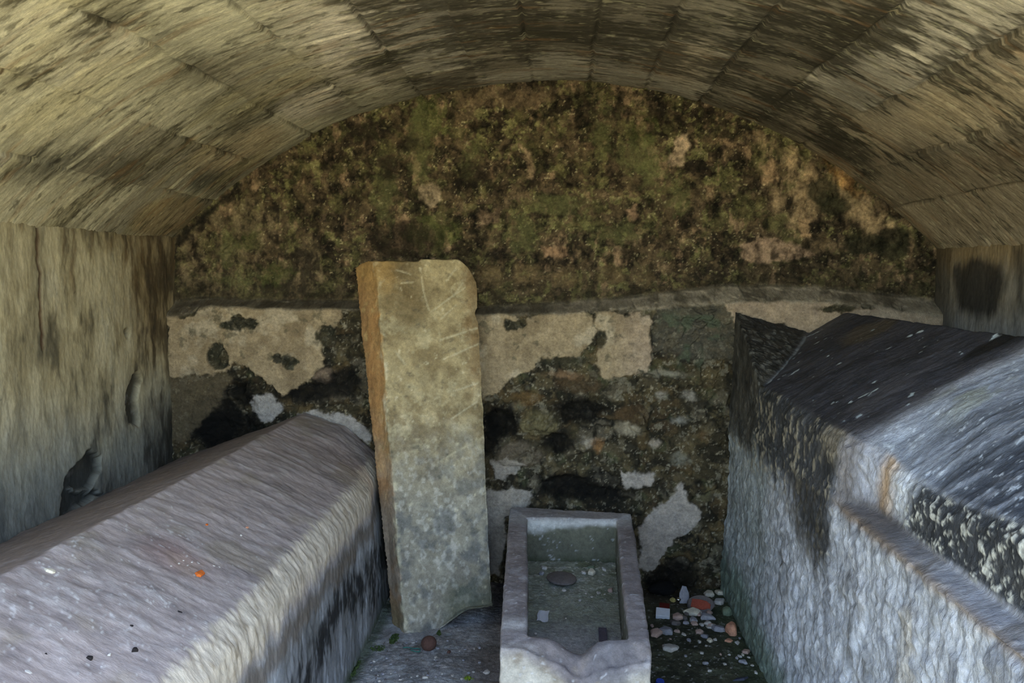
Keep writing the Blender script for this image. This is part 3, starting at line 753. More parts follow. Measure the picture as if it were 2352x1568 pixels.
    rend = sstep(2.32, 2.40, Yg) * sstep(2.62, 2.50, Yg + .03 * md) * sstep(.14, .05, dd + .03 * md)
    c = mix(c, (140, 128, 110), rend * .7)
    # end face of the higher block, pale grey then ochre
    endm = sstep(2.44, 2.38, Yg + .02 * md) * sstep(2.06, 2.2, Yg) * (1 - lower)
    c = mix(c, (168, 166, 172), endm * .9)
    c = mix(c, (190, 152, 108), endm * sstep(2.28, 2.22, Yg + .02 * md) * sstep(2.10, 2.16, Yg) * (1 - roof) * .8)
    c = mix(c, (116, 106, 100), endm * sstep(2.30, 2.36, Yg) * (1 - roof) * .7)
    c = mix(c, (222, 222, 226), sstep(2.22, 2.12, Yg + .04 * md) * sstep(1.94, 2.04, Yg + .06 * md) * uface * .85)
    spz = sstep(2.44, 2.5, Yg + .04 * md) * sstep(3.0, 2.7, Yg) * sstep(.52, .36, dd + .06 * md) * lower
    c = mix(c, (52, 47, 40), spz * sstep(-.05, .25, lump * .6 + fi * .6 + .1) * .75)
    # ledge
    c = mix(c, (160, 156, 158), ledge * .9); c = mix(c, (112, 104, 98), ledge * sstep(.0, .4, md) * .6); c = mix(c, (82, 74, 70), sstep(-.06, .02, U - aL) * sstep(.05, .0, U - aI) * sstep(1.80, 2.1, Yg + .1 * md) * nearm * .7)
    c = mix(c, (150, 122, 92), sstep(.03, .0, np.abs(U - aL)) * nearm * .5)
    # black speckled upper face
    uf = uface * sstep(2.12, 2.02, Yg + .06 * md)
    c = mix(c, (30, 31, 33), uf * .93)
    fs = n2(U * .8, Yg, 120, 3, 120)
    c = mix(c, (206, 201, 188), uf * sstep(.10, .30, fi * .5 + lump * .2 + fs * .5) * .85)
    # roofs
    fr = roof * sstep(2.28, 2.40, Yg)
    r = np.broadcast_to(lin((66, 65, 71)), X.shape + (3,)).copy()
    r = mix(r, (40, 40, 44), sstep(-.1, .4, md) * .7); r = mix(r, (84, 80, 82), sstep(.1, .5, n2(U * .4, Yg, 12, 4, 115)) * .6)
    r = mix(r, (96, 84, 66), sstep(-.03, .03, sdell(U - aR, Yg, (-.10, 3.35), .10, .14) + md * .03) * .7)
    r = mix(r, (92, 88, 86), sstep(3.55, 3.85, Yg + .1 * md) * .4)
    r = mix(r, (198, 206, 206), sstep(.70, .78, n2(U * .7, Yg, 40, 2, 116) + .25 * fi) * .9)
    c = c * (1 - fr[..., None]) + r * fr[..., None]
    nr = roof * sstep(2.36, 2.28, Yg)
    q = np.broadcast_to(lin((150, 154, 164)), X.shape + (3,)).copy()
    drk = sstep(2.16, 1.78, Yg + .10 * st + .08 * md - .25 * (U - aE))
    q = mix(q, (50, 54, 62), drk * .85)
    q = mix(q, (168, 170, 178), sstep(.05, .45, st * .8 + fi * .3) * .6)
    q = mix(q, (60, 62, 68), sstep(.1, .5, -st * .8 + .3 * md) * .55)
    q = mix(q, (150, 150, 128), sstep(2.12, 2.22, Yg) * sstep(.0, .3, md) * sstep(.1, .25, U - aE) * .6)
    q = mix(q, (210, 214, 220), sstep(.42, .62, fi) * .8)
    c = c * (1 - nr[..., None]) + q * nr[..., None]
    # black patch near the ridge
    c = mix(c, (14, 14, 15), sstep(-.02, .02, sdell(U - aR, Yg, (-.04, 2.47), .11, .055) + md * .02) * .92)
    # raised corner
    c = mix(c, (64, 60, 52), hornm * .95); c = mix(c, (30, 29, 27), hornm * sstep(-.15, .3, lump + md * .6) * .75); c = mix(c, (34, 33, 34), hornm * sstep(3.72, 3.84, Yg + .05 * md) * .7)
    c = mix(c, (132, 128, 118), hornm * sstep(.2, .45, fi + lump * .4) * .5)
    hf = sstep(3.36, 3.42, Yg) * sel * sstep(.72, .80, Z)
    c = mix(c, (78, 74, 66), hf * .85); c = mix(c, (34, 32, 29), hf * sstep(-.1, .3, md + lump * .5) * .7)
    ed = sstep(.009, .0, lip_d) * (X < 1.12) * (Yg > 3.40) * (np.arange(P.shape[1])[None, :] > up0)
    c = mix(c, (150, 154, 156), ed * .6)
    uv = np.stack([U, Yg], -1)
    t = empty('tomb', (1.25, 2.45, 0))
    kk = int(k[3]) - 1
    for nm, cols in (('base', (0, kk)), ('ridged_top', (kk, int(k[-2]) + 2))):
        o = tomb_part(nm, P2, c, uv, cols, M_tombR, t, 1.5 if nm == 'base' else None, None)
        o.matrix_parent_inverse = Matrix.Translation(-t.location)
    tag(t, 'tall black-stained tomb of rough render along the right wall', 'tomb')
    return t
right_tomb()

# ------------------------------------------------------------------ remeshed solids
def remesh(name, boxes, voxel):
    """boxes: list of 8-corner hexahedra (bottom 4 ccw, top 4 ccw); returns verts, quads of the fused voxel surface"""
    vs = []; fs = []
    for b in boxes:
        o = len(vs); vs += [tuple(map(float, p)) for p in b]
        n = len(b) // 2
        fs.append(tuple(o + i for i in range(n - 1, -1, -1))); fs.append(tuple(o + n + i for i in range(n)))
        for i in range(n):
            j = (i + 1) % n; fs.append((o + i, o + j, o + n + j, o + n + i))
    me = bpy.data.meshes.new('tmp'); me.from_pydata(vs, [], fs)
    bm = bmesh.new(); bm.from_mesh(me); bmesh.ops.recalc_face_normals(bm, faces=bm.faces); bm.to_mesh(me); bm.free()
    ob = bpy.data.objects.new('tmp', me); C.objects.link(ob)
    md = ob.modifiers.new('r', 'REMESH'); md.mode = 'VOXEL'; md.voxel_size = voxel; md.adaptivity = 0
    dg = bpy.context.evaluated_depsgraph_get(); ev = ob.evaluated_get(dg); m2 = ev.to_mesh()
    v = np.empty(len(m2.vertices) * 3, np.float32); m2.vertices.foreach_get('co', v)
    nn = np.empty(len(m2.vertices) * 3, np.float32); m2.vertices.foreach_get('normal', nn)
    q = np.empty(len(m2.loops), np.int32); m2.loops.foreach_get('vertex_index', q)
    tot = np.empty(len(m2.polygons), np.int32); m2.polygons.foreach_get('loop_total', tot)
    assert (tot == 4).all()
    q = q.reshape(-1, 4).copy()
    ev.to_mesh_clear(); bpy.data.objects.remove(ob); bpy.data.meshes.remove(me)
    return v.reshape(-1, 3).astype(float), nn.reshape(-1, 3).astype(float), q

# ------------------------------------------------------------------ upright slab
def make_slab():
    # horizontal slices, anticlockwise from front left: front left, front right, back right, back left
    bot = np.array([(-.652, 3.33), (-.290, 3.45), (-.30, 3.54), (-.725, 3.43)])
    top = np.array([(-.855, 3.775), (-.400, 3.835), (-.415, 3.925), (-.985, 3.895)])
    def sl(t): return bot * (1 - t) + top * t
    H = 1.57
    def ring(t, z=None): return [(p[0], p[1], H * t if z is None else z) for p in sl(t)]
    V, N, Q = remesh('stone_slab', [ring(-.02) + ring(1.0)], .0055)
    t = V[:, 2] / H
    fl = bot[0] * (1 - t[:, None]) + top[0] * t[:, None]; fr = bot[1] * (1 - t[:, None]) + top[1] * t[:, None]
    w = np.linalg.norm(fr - fl, axis=1); u = ((V[:, :2] - fl) * (fr - fl)).sum(1) / w / w      # 0 at the front left edge, 1 at the front right
    Z = V[:, 2]
    p = V.copy()
    # rounded top corners, broken lower right corner, wavy left edge
    n_lo = n3(V, 9, 3, 1); n_mid = n3(V, 28, 3, 2); n_hi = n3(V, 80, 2, 3)
    ztop = 1.57 - .10 * np.clip((u - .78) / .22, 0, 2) ** 2.0 - .05 * np.clip((-.10 - u) / .2, 0, 2) ** 1.5 + .016 * sstep(.42, .47, u) * sstep(1.05, .9, u) - .012 + n_mid * .004
    zbot = .088 * sstep(.25, .75, u + n_lo * .08) + n_mid * .006 - .012
    f = (Z + .0314) / (1.57 + .0314)
    p[:, 2] = np.where(f > .5, np.where(Z > ztop, ztop, Z), np.where(Z < zbot, zbot, Z))
    p += N * (n_lo * .006 + n_mid * .003 + n_hi * .0014)[:, None]
    # softened arrises
    d_r = np.clip((u - .93) / .09, 0, 1); p[:, 1] += .018 * d_r ** 2 * (N[:, 1] < -.3)
    chip = sstep(.1, .5, n3(np.stack([V[:, 2] * 0, V[:, 2] * 0, V[:, 2]], 1), 13, 3, 4)) * sstep(.10, .0, np.abs(u - 1.0))
    p[:, 0] -= chip * .012
    # colour
    front = sstep(-.02, .015, u + n_mid * .022 + n_hi * .01) 
    c = np.broadcast_to(lin((178, 160, 122)), (len(V), 3)).copy()
    c = mix(c, (132, 114, 82), sstep(-.15, .3, n_lo + n_mid * .4) * .75)
    c = mix(c, (200, 186, 150), sstep(.05, .5, n3(V, 16, 4, 6) + .4 * n_hi) * .6)
    c = mix(c, (116, 98, 68), sstep(-.2, .3, .42 - np.hypot((u - .32) / .28, (Z - 1.40) / .22) * .5 + n_lo * .25) * .7)
    low = sstep(.95, .45, Z + n_lo * .12)
    c = mix(c, (150, 148, 140), low * .7)
    c = mix(c, (208, 202, 190), low * sstep(.08, .34, n3(V * [1, 1, .7], 52, 3, 7)) * .6)
    c = mix(c, (104, 106, 106), low * sstep(.0, .3, n3(V, 14, 4, 8)) * .65)
    c = mix(c, (92, 100, 80), sstep(.25, .08, Z + .06 * n_lo) * sstep(.35, .6, u) * .6)
    c = mix(c, (132, 100, 66), sstep(.80, .95, u + n_mid * .06) * sstep(.85, 1.1, Z) * .5)
    c = mix(c, (226, 214, 182), sstep(.42, .7, n3(V * [1, 1, .7], 48, 3, 9)) * .6)
    c = mix(c, (88, 84, 74), sstep(.35, .6, n3(V, 34, 3, 10)) * .5)
    # scratches on the front face, (across 0..1, height)
    for pts, wd in (([(.60, 1.205), (.98, 1.255)], .004), ([(.62, 1.12), (.99, 1.185)], .003), ([(.52, 1.33), (.88, 1.44)], .003), ([(.70, 1.47), (.80, 1.53)], .003), ([(.76, 1.40), (.86, 1.46)], .003), ([(.44, 1.53), (.46, 1.42), (.50, 1.34)], .003),
                    ([(.66, .86), (.95, .93)], .003), ([(.70, .98), (.96, 1.01)], .003), ([(.62, 1.30), (.78, 1.36)], .002), ([(.20, 1.52), (.34, 1.50)], .003), ([(.24, 1.46), (.36, 1.465)], .003), ([(.12, 1.16), (.22, 1.10)], .004), ([(.60, .70), (.80, .74)], .003)):
        d = sdline(u * .45, Z, [(a * .45, b) for a, b in pts]) + n_hi * .003
        m = sstep(wd + .0035, wd * .4, d) * front * sstep(-.5, .0, n3(V, 24, 2, 11) + .15)
        c = mix(c, (210, 198, 166), m * .55); p -= N * (m * .002)[:, None]
    # ochre left side
    och = np.broadcast_to(lin((188, 148, 98)), (len(V), 3)).copy()
    och = mix(och, (168, 130, 88), sstep(-.09, -.14, u + n_mid * .02) * .8)
    och = mix(och, (206, 178, 124), sstep(.2, .5, n3(V, 30, 3, 12)) * .6)
    och = mix(och, (166, 154, 142), sstep(.95, .35, Z + n_lo * .3) * .8)
    och = mix(och, (176, 128, 78), sstep(.1, .35, n3(V, 7, 3, 13)) * .5)
    och = mix(och, (116, 112, 84), sstep(.14, .04, Z) * .6)
    c = c * front[:, None] + och * (1 - front)[:, None]
    c = mix(c, (188, 150, 92), sstep(1.38, 1.50, Z + n_lo * .04) * sstep(.30, .05, u + n_mid * .1) * .6)
    c = mix(c, (232, 222, 190), sstep(.05, .0, np.abs(u - .0 + n_mid * .03)) * sstep(.0, .4, n3(V, 22, 3, 14)) * .7)
    o = build('stone_slab', p, Q, M_slab, None, c)
    tag(o, 'tall upright stone slab with an ochre left edge leaning on the back wall', 'slab')
make_slab()

# ------------------------------------------------------------------ trough
TF = .185                                     # height of its inner floor
def make_trough():
    z1 = .40
    o = [np.array(q) for q in ((-.178, 2.36), (.268, 2.36), (.328, 3.765), (-.240, 3.835))]       # outer corners nl nr fr fl
    i = [np.array(q) for q in ((-.100, 2.455), (.208, 2.455), (.252, 3.670), (-.150, 3.665))]     # inner
    def hexa(a, za, zb): return [(p[0], p[1], za) for p in a] + [(p[0], p[1], zb) for p in a]
    B = [hexa(o, -.01, TF), hexa([o[0], i[0], i[3], o[3]], .0, z1), hexa([i[1], o[1], o[2], i[2]], .0, z1), hexa([o[0], o[1], i[1], i[0]], .0, z1 - .005), hexa([i[3], i[2], o[2], o[3]], .0, z1 + .004)]
    V, N, Q = remesh('stone_trough', B, .006)
    n_lo = n3(V, 7, 3, 21); n_mid = n3(V, 24, 3, 22); n_hi = n3(V, 75, 2, 23)
    p = V.copy(); X, Y, Z = V.T
    # worn broken near rim
    nr = sstep(2.56, 2.47, Y) * sstep(TF + .02, z1, Z)
    dip = .050 * np.exp(-((X - .055 + n_mid * .02) / .055) ** 2) + .022 * np.exp(-((X - .15) / .07) ** 2) * sstep(2.46, 2.36, Y) + .03 * sstep(2.43, 2.37, Y + .02 * n_mid) * sstep(-.13, -.02, X)
    p[:, 2] -= nr * (dip + n_lo * .006)
    rim = sstep(z1 - .05, z1, Z)
    p += N * (n_lo * .006 + n_mid * .003 + n_hi * .0012)[:, None]
    # rounded rims
    p[:, 2] -= rim * .006 * (1 - np.abs(N[:, 2])) 
    c = np.broadcast_to(lin((150, 142, 142)), (len(V), 3)).copy()
    c = mix(c, (118, 108, 108), sstep(-.2, .4, n_lo + n_mid * .3) * .6)
    c = mix(c, (184, 180, 184), sstep(.1, .5, n3(V, 14, 4, 25)) * .5)
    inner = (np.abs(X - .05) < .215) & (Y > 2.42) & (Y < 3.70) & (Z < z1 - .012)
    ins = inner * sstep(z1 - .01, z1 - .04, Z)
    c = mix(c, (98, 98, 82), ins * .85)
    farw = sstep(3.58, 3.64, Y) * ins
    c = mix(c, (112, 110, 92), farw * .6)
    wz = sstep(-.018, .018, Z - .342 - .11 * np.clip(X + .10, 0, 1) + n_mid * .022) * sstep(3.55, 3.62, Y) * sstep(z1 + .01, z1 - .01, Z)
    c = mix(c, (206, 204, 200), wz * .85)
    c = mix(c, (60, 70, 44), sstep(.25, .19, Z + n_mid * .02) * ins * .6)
    nw = sstep(2.44, 2.37, Y + .015 * n_mid)
    c = mix(c, (206, 196, 180), nw * sstep(.42, .34, Z + .5 * dip) * .85)
    c = mix(c, (150, 136, 116), nw * sstep(.1, .45, n_mid + .4 * n_lo) * .6)
    c = mix(c, (112, 108, 112), sstep(.02, -.02, np.hypot((X - .15) / 1.0, (Y - 2.40) * 1.2) - .07 + .02 * n_mid) * sstep(.3, .34, Z) * .7)
    c = mix(c, (206, 202, 200), sstep(2.62, 2.5, Y) * sstep(2.46, 2.52, Y) * (X < -.08) * sstep(z1 - .03, z1, Z) * .7)
    c = mix(c, (220, 220, 224), sstep(.5, .7, n_hi + .4 * n_mid) * .5)
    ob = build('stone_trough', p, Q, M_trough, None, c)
    tag(ob, 'open grey stone trough with a broken near rim on the floor between the tombs', 'trough')
    # silt lying in it
    xs = np.linspace(-.142, .244, 130); ys = np.linspace(2.46, 3.66, 330)
    Xg, Yg = np.meshgrid(xs, ys)
    tt = (Yg - 2.46) / 1.2
    Xg = (-.098 - .050 * tt) + (Xg + .142) / .386 * ((.206 + .043 * tt) - (-.098 - .050 * tt))
    a = n2(Xg, Yg, 8, 4, 41); b = n2(Xg, Yg, 40, 3, 42); d = n2(Xg, Yg, 110, 2, 43)
    far = sstep(3.0, 3.45, Yg)
    H = TF + .010 + a * .004 + b * .002 * (1 + far) + far * .012 + d * .0015
    col = np.broadcast_to(lin((172, 172, 174)), Xg.shape + (3,)).copy()
    col = mix(col, (146, 150, 130), sstep(2.8, 3.1, Yg + a * .1) * .8)
    col = mix(col, (112, 118, 90), sstep(.0, .4, a) * far * .8)
    col = mix(col, (214, 216, 206), sstep(.22, .4, b + .4 * d) * far * .8)
    col = mix(col, (120, 120, 122), sstep(.2, .5, b) * .4)
    o2 = wall_grid('silt', np.stack([Xg, Yg, H], -1), col, np.stack([Xg, Yg], -1), M_floor, (0, 0, -.012))
    tag(o2, 'layer of grey-green silt covering the bottom of the stone trough', 'silt', kind='stuff')
    return
make_trough()

# ------------------------------------------------------------------ small things
rnd = random.Random(4)
def plain(name, rgb, rough=.9, spec=.25, metal=0.0, var=.15):
    m = stone_mat(name, rough=rough, coords='Object', var=var, s1=30, s2=120, s3=400, color=rgb, bump=.3, dist=.002, spec=spec)
    m.node_tree.nodes['Principled BSDF'].inputs['Metallic'].default_value = metal
    return m
PAL = {'pale': plain('plaster_pale', (196, 190, 184)), 'pink': plain('plaster_pink', (188, 160, 148)), 'grey': plain('chip_grey', (158, 156, 164)), 'green': plain('chip_mossy', (120, 132, 110)),
       'orange': plain('terracotta_orange', (206, 106, 44)), 'salmon': plain('brick_salmon', (206, 150, 122)), 'brown': plain('stone_brown', (96, 70, 62)), 'dark': plain('dark_pellet', (38, 34, 34)), 'red': plain('terracotta_red', (166, 84, 66)),
       'black': plain('shade_black', (18, 17, 18)), 'white': plain('white_card', (226, 228, 236), .5, var=.04), 'darkred': plain('dark_red_card', (84, 22, 20), .5, var=.05), 'foil': plain('foil', (220, 220, 224), .22, .5, 1.0, .05),
       'blue': plain('blue_plastic', (40, 70, 170), .4, .5, 0, .04), 'slate': plain('slate_shard', (70, 72, 86)), 'moss': plain('moss', (70, 86, 46)), 'sprig': plain('sprig_green', (120, 140, 40)), 'wood': plain('dark_board', (88, 82, 94)), 'stoneflat': plain('flat_stone', (112, 104, 102)),
       'teal': plain('teal_string', (70, 128, 118)), 'yellow': plain('yellow_chip', (206, 190, 120)), 'cream': plain('chip_cream', (216, 206, 186)), 'grass': plain('straw', (160, 148, 110))}
def chip_mesh(seed, dims, flat=True, sub=2, jag=.35):
    r = random.Random(seed)
    bm = bmesh.new()
    if sub >= 3:
        bmesh.ops.create_icosphere(bm, subdivisions=sub, radius=1.0)
        for v in bm.verts:
            n = float(n3(np.array([[v.co.x, v.co.y, v.co.z]]) + seed, 1.4, 2, 5)[0]); v.co *= 1 + .5 * jag * n
            v.co = Vector((v.co.x * dims[0], v.co.y * dims[1], v.co.z * dims[2]))
    else:
        k = r.choice((4, 5, 5, 6)); a0 = r.uniform(0, 6.28)
        for i in range(k):                    # an angular flake: a broken polygon with a smaller top
            a = a0 + (i + r.uniform(-.28, .28)) * 6.283 / k; q = r.uniform(.75, 1.1)
            for zz, sc in ((-.9, .92), (.15, 1.0), (r.uniform(.6, 1.0), r.uniform(.6, .85))):
                bm.verts.new((math.cos(a) * q * sc * dims[0], math.sin(a) * q * sc * dims[1], zz * dims[2]))
        h = bmesh.ops.convex_hull(bm, input=list(bm.verts))
        bmesh.ops.delete(bm, geom=[g for g in h['geom_interior'] if isinstance(g, bmesh.types.BMVert)], context='VERTS')
        for v in [v for v in bm.verts if not v.link_faces]: bm.verts.remove(v)
        w = min(dims) * .14
        bmesh.ops.bevel(bm, geom=list(bm.edges), offset=w, segments=1, affect='EDGES')
    me = bpy.data.meshes.new('chip'); bm.to_mesh(me); bm.free()
    return me
def ground_z(x, y): return float(floor_h(np.array([x]), np.array([y]))[0])
def add(name, me, mat, loc, rot, label, cat, group=None, scale=1.0):
    me.materials.clear() if len(me.materials) else None
    me.materials.append(PAL[mat]); me.name = name
    o = bpy.data.objects.new(name, me); C.objects.link(o)
    o.location = loc; o.rotation_euler = rot; o.scale = (scale,) * 3
    tag(o, label, cat, group)
    return o
def size_at(p): return np.linalg.norm(p - EYE) / F
def floor_chip(px, py, w, h, mat, label, name='plaster_chip', cat='chip', thick=.35, z=None, group=None, seed=None, tilt=.25):
    """a flattish fragment whose outline is about w by h pixels lying at that spot of the floor"""
    z0 = 0 if z is None else z
    p = atZ(px, py, z0)
    if z is None: z0 = ground_z(p[0], p[1]); p = atZ(px, py, z0)
    s = size_at(p); a = w * s / 2 * 1.15; b = h * s / 2 / .42 * 1.0; b = min(b, a * 1.5); c = max(min(a, b) * thick, .003)
    sd = seed if seed is not None else int(px * 7 + py)
    r = random.Random(sd)
    me = chip_mesh(sd, (a, b, c))
    return add(name, me, mat, (p[0], p[1], z0 + c * .6), (r.uniform(-tilt, tilt), r.uniform(-tilt, tilt), r.uniform(-.4, .4)), label, cat, group)

# -- rubbish heap between the trough and the right tomb
def heap():
    # pointed shard standing
    p = atZ(1571, 1382, 0); 
    me = chip_mesh(11, (.026, .012, .045)); 
    for v in me.vertices:
        k = max(0, v.co.z / .045); v.co.x *= 1 - .6 * k
    add('stone_shard', me, 'grey', (p[0], p[1], .036), (-.3, .1, .25), 'pointed grey shard standing upright at the back of the rubble heap', 'shard')
    # round pot fragment with a red face
    p = atZ(1608, 1398, 0)
    root = empty('pot_fragment', (p[0], p[1], .02)); root.rotation_euler = (.55, -.12, -.30)
    bm = bmesh.new()
    ring = [(math.cos(a) * .062 * (1 + .06 * math.sin(3 * a + 1)), math.sin(a) * .050) for a in np.linspace(0, 2 * math.pi, 28, endpoint=False)]
    lo = [bm.verts.new((x * .9, y * .9, -.012)) for x, y in ring]; mi = [bm.verts.new((x, y, .0)) for x, y in ring]; hi = [bm.verts.new((x * .88, y * .88, .010)) for x, y in ring]
    for A, B_ in ((lo, mi), (mi, hi)):
        for i in range(28): bm.faces.new((A[i], A[(i + 1) % 28], B_[(i + 1) % 28], B_[i]))
    bm.faces.new(hi); bm.faces.new(lo[::-1])
    me = bpy.data.meshes.new('body'); bm.to_mesh(me); bm.free(); me.materials.append(PAL['stoneflat'])
    o = bpy.data.objects.new('body', me); C.objects.link(o); o.parent = root; o['label'] = 'grey rounded rim'
    bm = bmesh.new()
    pts = [(-.040, -.020), (-.015, -.034), (.020, -.036), (.048, -.026), (.050, -.008), (.030, .010), (.0, .018), (-.036, .022)]
    a = [bm.verts.new((x, y, .006)) for x, y in pts]; b = [bm.verts.new((x * .96, y * .96, .0145)) for x, y in pts]
    for i in range(8): bm.faces.new((a[i], a[(i + 1) % 8], b[(i + 1) % 8], b[i]))
    bm.faces.new(b); bm.faces.new(a[::-1])
    me = bpy.data.meshes.new('broken_face'); bm.to_mesh(me); bm.free(); me.materials.append(PAL['red'])
    o = bpy.data.objects.new('broken_face', me); C.objects.link(o); o.parent = root; o['label'] = 'red terracotta break'
    tag(root, 'round terracotta fragment with a bright red broken face on the rubble heap', 'pot fragment')
    # white packet with a dark red end
    p = atZ(1522, 1416, 0)
    root = empty('packet', (p[0], p[1], .008)); root.rotation_euler = (.35, .05, -.12)
    def box(nm, dims, loc, mat, label):
        bm = bmesh.new(); bmesh.ops.create_cube(bm, size=1)
        for v in bm.verts: v.co = Vector((v.co.x * dims[0] + loc[0], v.co.y * dims[1] + loc[1], v.co.z * dims[2] + loc[2]))
        bmesh.ops.bevel(bm, geom=list(bm.edges), offset=.0015, segments=2, affect='EDGES')
        me = bpy.data.meshes.new(nm); bm.to_mesh(me); bm.free(); me.materials.append(PAL[mat])
        o = bpy.data.objects.new(nm, me); C.objects.link(o); o.parent = root; o['label'] = label
    box('sleeve', (.060, .050, .022), (0, 0, .008), 'white', 'white sleeve'); box('lid', (.044, .030, .024), (.006, .040, .009), 'darkred', 'dark red end')
    tag(root, 'small white packet with a dark red end lying beside the trough', 'packet')
    # crumpled black lump added where the corner is only dark
    p = atZ(1524, 1365, 0)
    me = chip_mesh(21, (.062, .042, .028), sub=4)
    for v in me.vertices:
        n = float(n3(np.array([[v.co.x, v.co.y, v.co.z]]) + 3, 32, 3, 5)[0]); v.co *= 1 + .35 * n
    for f in me.polygons: f.use_smooth = True
    add('shade_lump', me, 'black', (p[0], p[1], .03), (0, 0, .3), 'black lump standing in for the darkness in the corner behind the white packet', 'shade_lump')
    p = atZ(1557, 1386, 0)
    me = chip_mesh(22, (.011, .010, .010), sub=3); add('foil', me, 'foil', (p[0] + .003, p[1], .02), (.3, .2, 0), 'tiny shiny crumpled foil ball left of the red-faced fragment', 'foil')
    floor_chip(1546, 1380, 12, 12, 'yellow', 'tiny yellowish pebble beside the shiny foil', 'pebble', 'pebble', .7)
    L = [(1652, 1362, 22, 14, 'cream', 'cream plaster crumb behind the white lump at the heap\'s back right'), (1628, 1366, 24, 12, 'cream', 'cream flake just above the red-faced fragment'),
         (1652, 1384, 24, 26, 'pale', 'white plaster lump right of the red-faced fragment'), (1592, 1409, 34, 15, 'cream', 'pale wedge-shaped shard under the red-faced fragment'),
         (1622, 1419, 42, 14, 'grey', 'long grey shard in front of the red-faced fragment'), (1555, 1419, 28, 14, 'pink', 'pinkish flake right of the white packet'),
         (1594, 1432, 17, 9, 'pink', 'small pink flake in the row below the long grey shard'), (1612, 1435, 13, 8, 'pale', 'small pale flake in the middle of the row below the long shard'),
         (1628, 1441, 13, 10, 'pale', 'small whitish flake left of the flat grey oval chip'), (1650, 1446, 34, 14, 'grey', 'flat grey oval chip left of the salmon stone'),
         (1530, 1451, 33, 18, 'grey', 'flat grey slab-like chip right of the pink one by the trough'), (1506, 1457, 32, 16, 'pink', 'flat pinkish chip touching the trough side'),
         (1540, 1490, 36, 14, 'pale', 'bent pale flake alone on the dark floor beside the trough'), (1674, 1472, 18, 7, 'salmon', 'small salmon flake just in front of the salmon stone'),
         (1693, 1477, 12, 9, 'pale', 'round white crumb in front of the salmon stone'), (1583, 1471, 10, 15, 'grey', 'upright small grey chip in the middle of the dark floor'),
         (1713, 1498, 17, 11, 'pink', 'pinkish crumb near the foot of the right tomb'), (1728, 1528, 8, 13, 'pale', 'white oval pebble nearest the foot of the right tomb'),
         (1708, 1522, 20, 9, 'grey', 'grey flake left of the white oval pebble'), (1550, 1432, 24, 14, 'stoneflat', 'dull grey flake below the pinkish one by the packet')]
    for px, py, w, h, mt, lb in L: floor_chip(px, py, w, h, mt, lb)
    for px, py, w, h, mt in ((1607, 1475, 11, 6, 'pale'), (1631, 1473, 14, 7, 'cream'), (1643, 1470, 8, 7, 'pale'), (1571, 1458, 9, 7, 'pale'), (1540, 1468, 6, 7, 'pink'), (1612, 1500, 9, 8, 'pale'), (1675, 1504, 7, 5, 'pale'), (1622, 1484, 6, 4, 'pale'), (1575, 1507, 7, 4, 'grey'), (1665, 1526, 7, 4, 'pale'),
                             (1620, 1524, 14, 5, 'grey'), (1583, 1528, 8, 5, 'pale'), (1630, 1541, 9, 4, 'pale'), (1699, 1508, 8, 6, 'pale'), (1706, 1504, 6, 5, 'cream'), (1692, 1512, 7, 5, 'grey'), (1556, 1451, 14, 6, 'pink'), (1655, 1503, 6, 4, 'pink'), (1736, 1545, 7, 6, 'pale'), (1700, 1466, 6, 9, 'grey'), (1720, 1510, 6, 6, 'pale'), (1498, 1438, 8, 8, 'pink')):
        floor_chip(px, py, w, h, mt, 'tiny pale crumb scattered over the dark floor right of the trough', 'plaster_crumb', 'crumb', .5, group='crumbs on the dark floor right of the trough')
    r = random.Random(12)
    for i in range(34):
        px, py = r.gauss(1612, 36), r.gauss(1412, 17)
        q = atZ(px, py, 0)
        if not (.40 < q[0] < .70 and q[1] < 3.82) or abs(px - 1608) < 26 and abs(py - 1384) < 16: continue
        floor_chip(px, py, r.uniform(9, 20), r.uniform(6, 12), r.choice(['pale', 'grey', 'pink', 'stoneflat', 'cream']), 'small plaster fragment packed into the rubble heap right of the trough', 'plaster_fragment', 'fragment', .5, group='fragments packed into the rubble heap', seed=500 + i)
    floor_chip(1681, 1452, 28, 22, 'salmon', 'salmon-coloured angular stone at the right end of the chip row', 'stone', 'stone', .8)
    floor_chip(1668, 1410, 22, 26, 'green', 'greenish mossy stone against the foot of the right tomb', 'stone', 'stone', .8)
    floor_chip(1700, 1560, 40, 9, 'slate', 'dark bluish shard lying near the foot of the right tomb', 'slate_shard', 'shard', .25)
    # blue bottle cap, lowest right of the trough
    p = atZ(1516, 1572, 0)
    bm = bmesh.new(); bmesh.ops.create_cone(bm, cap_ends=True, segments=28, radius1=.0165, radius2=.015, depth=.013)
    for f in list(bm.faces):
        if len(f.verts) > 4 and f.normal.z > 0: bmesh.ops.inset_region(bm, faces=[f], thickness=.002, depth=-.001)
    me = bpy.data.meshes.new('bottle_cap'); bm.to_mesh(me); bm.free()
    add('bottle_cap', me, 'blue', (p[0], p[1], ground_z(p[0], p[1]) + .007), (.2, .1, 0), 'bright blue plastic bottle cap on the floor right of the trough', 'bottle cap')
heap()

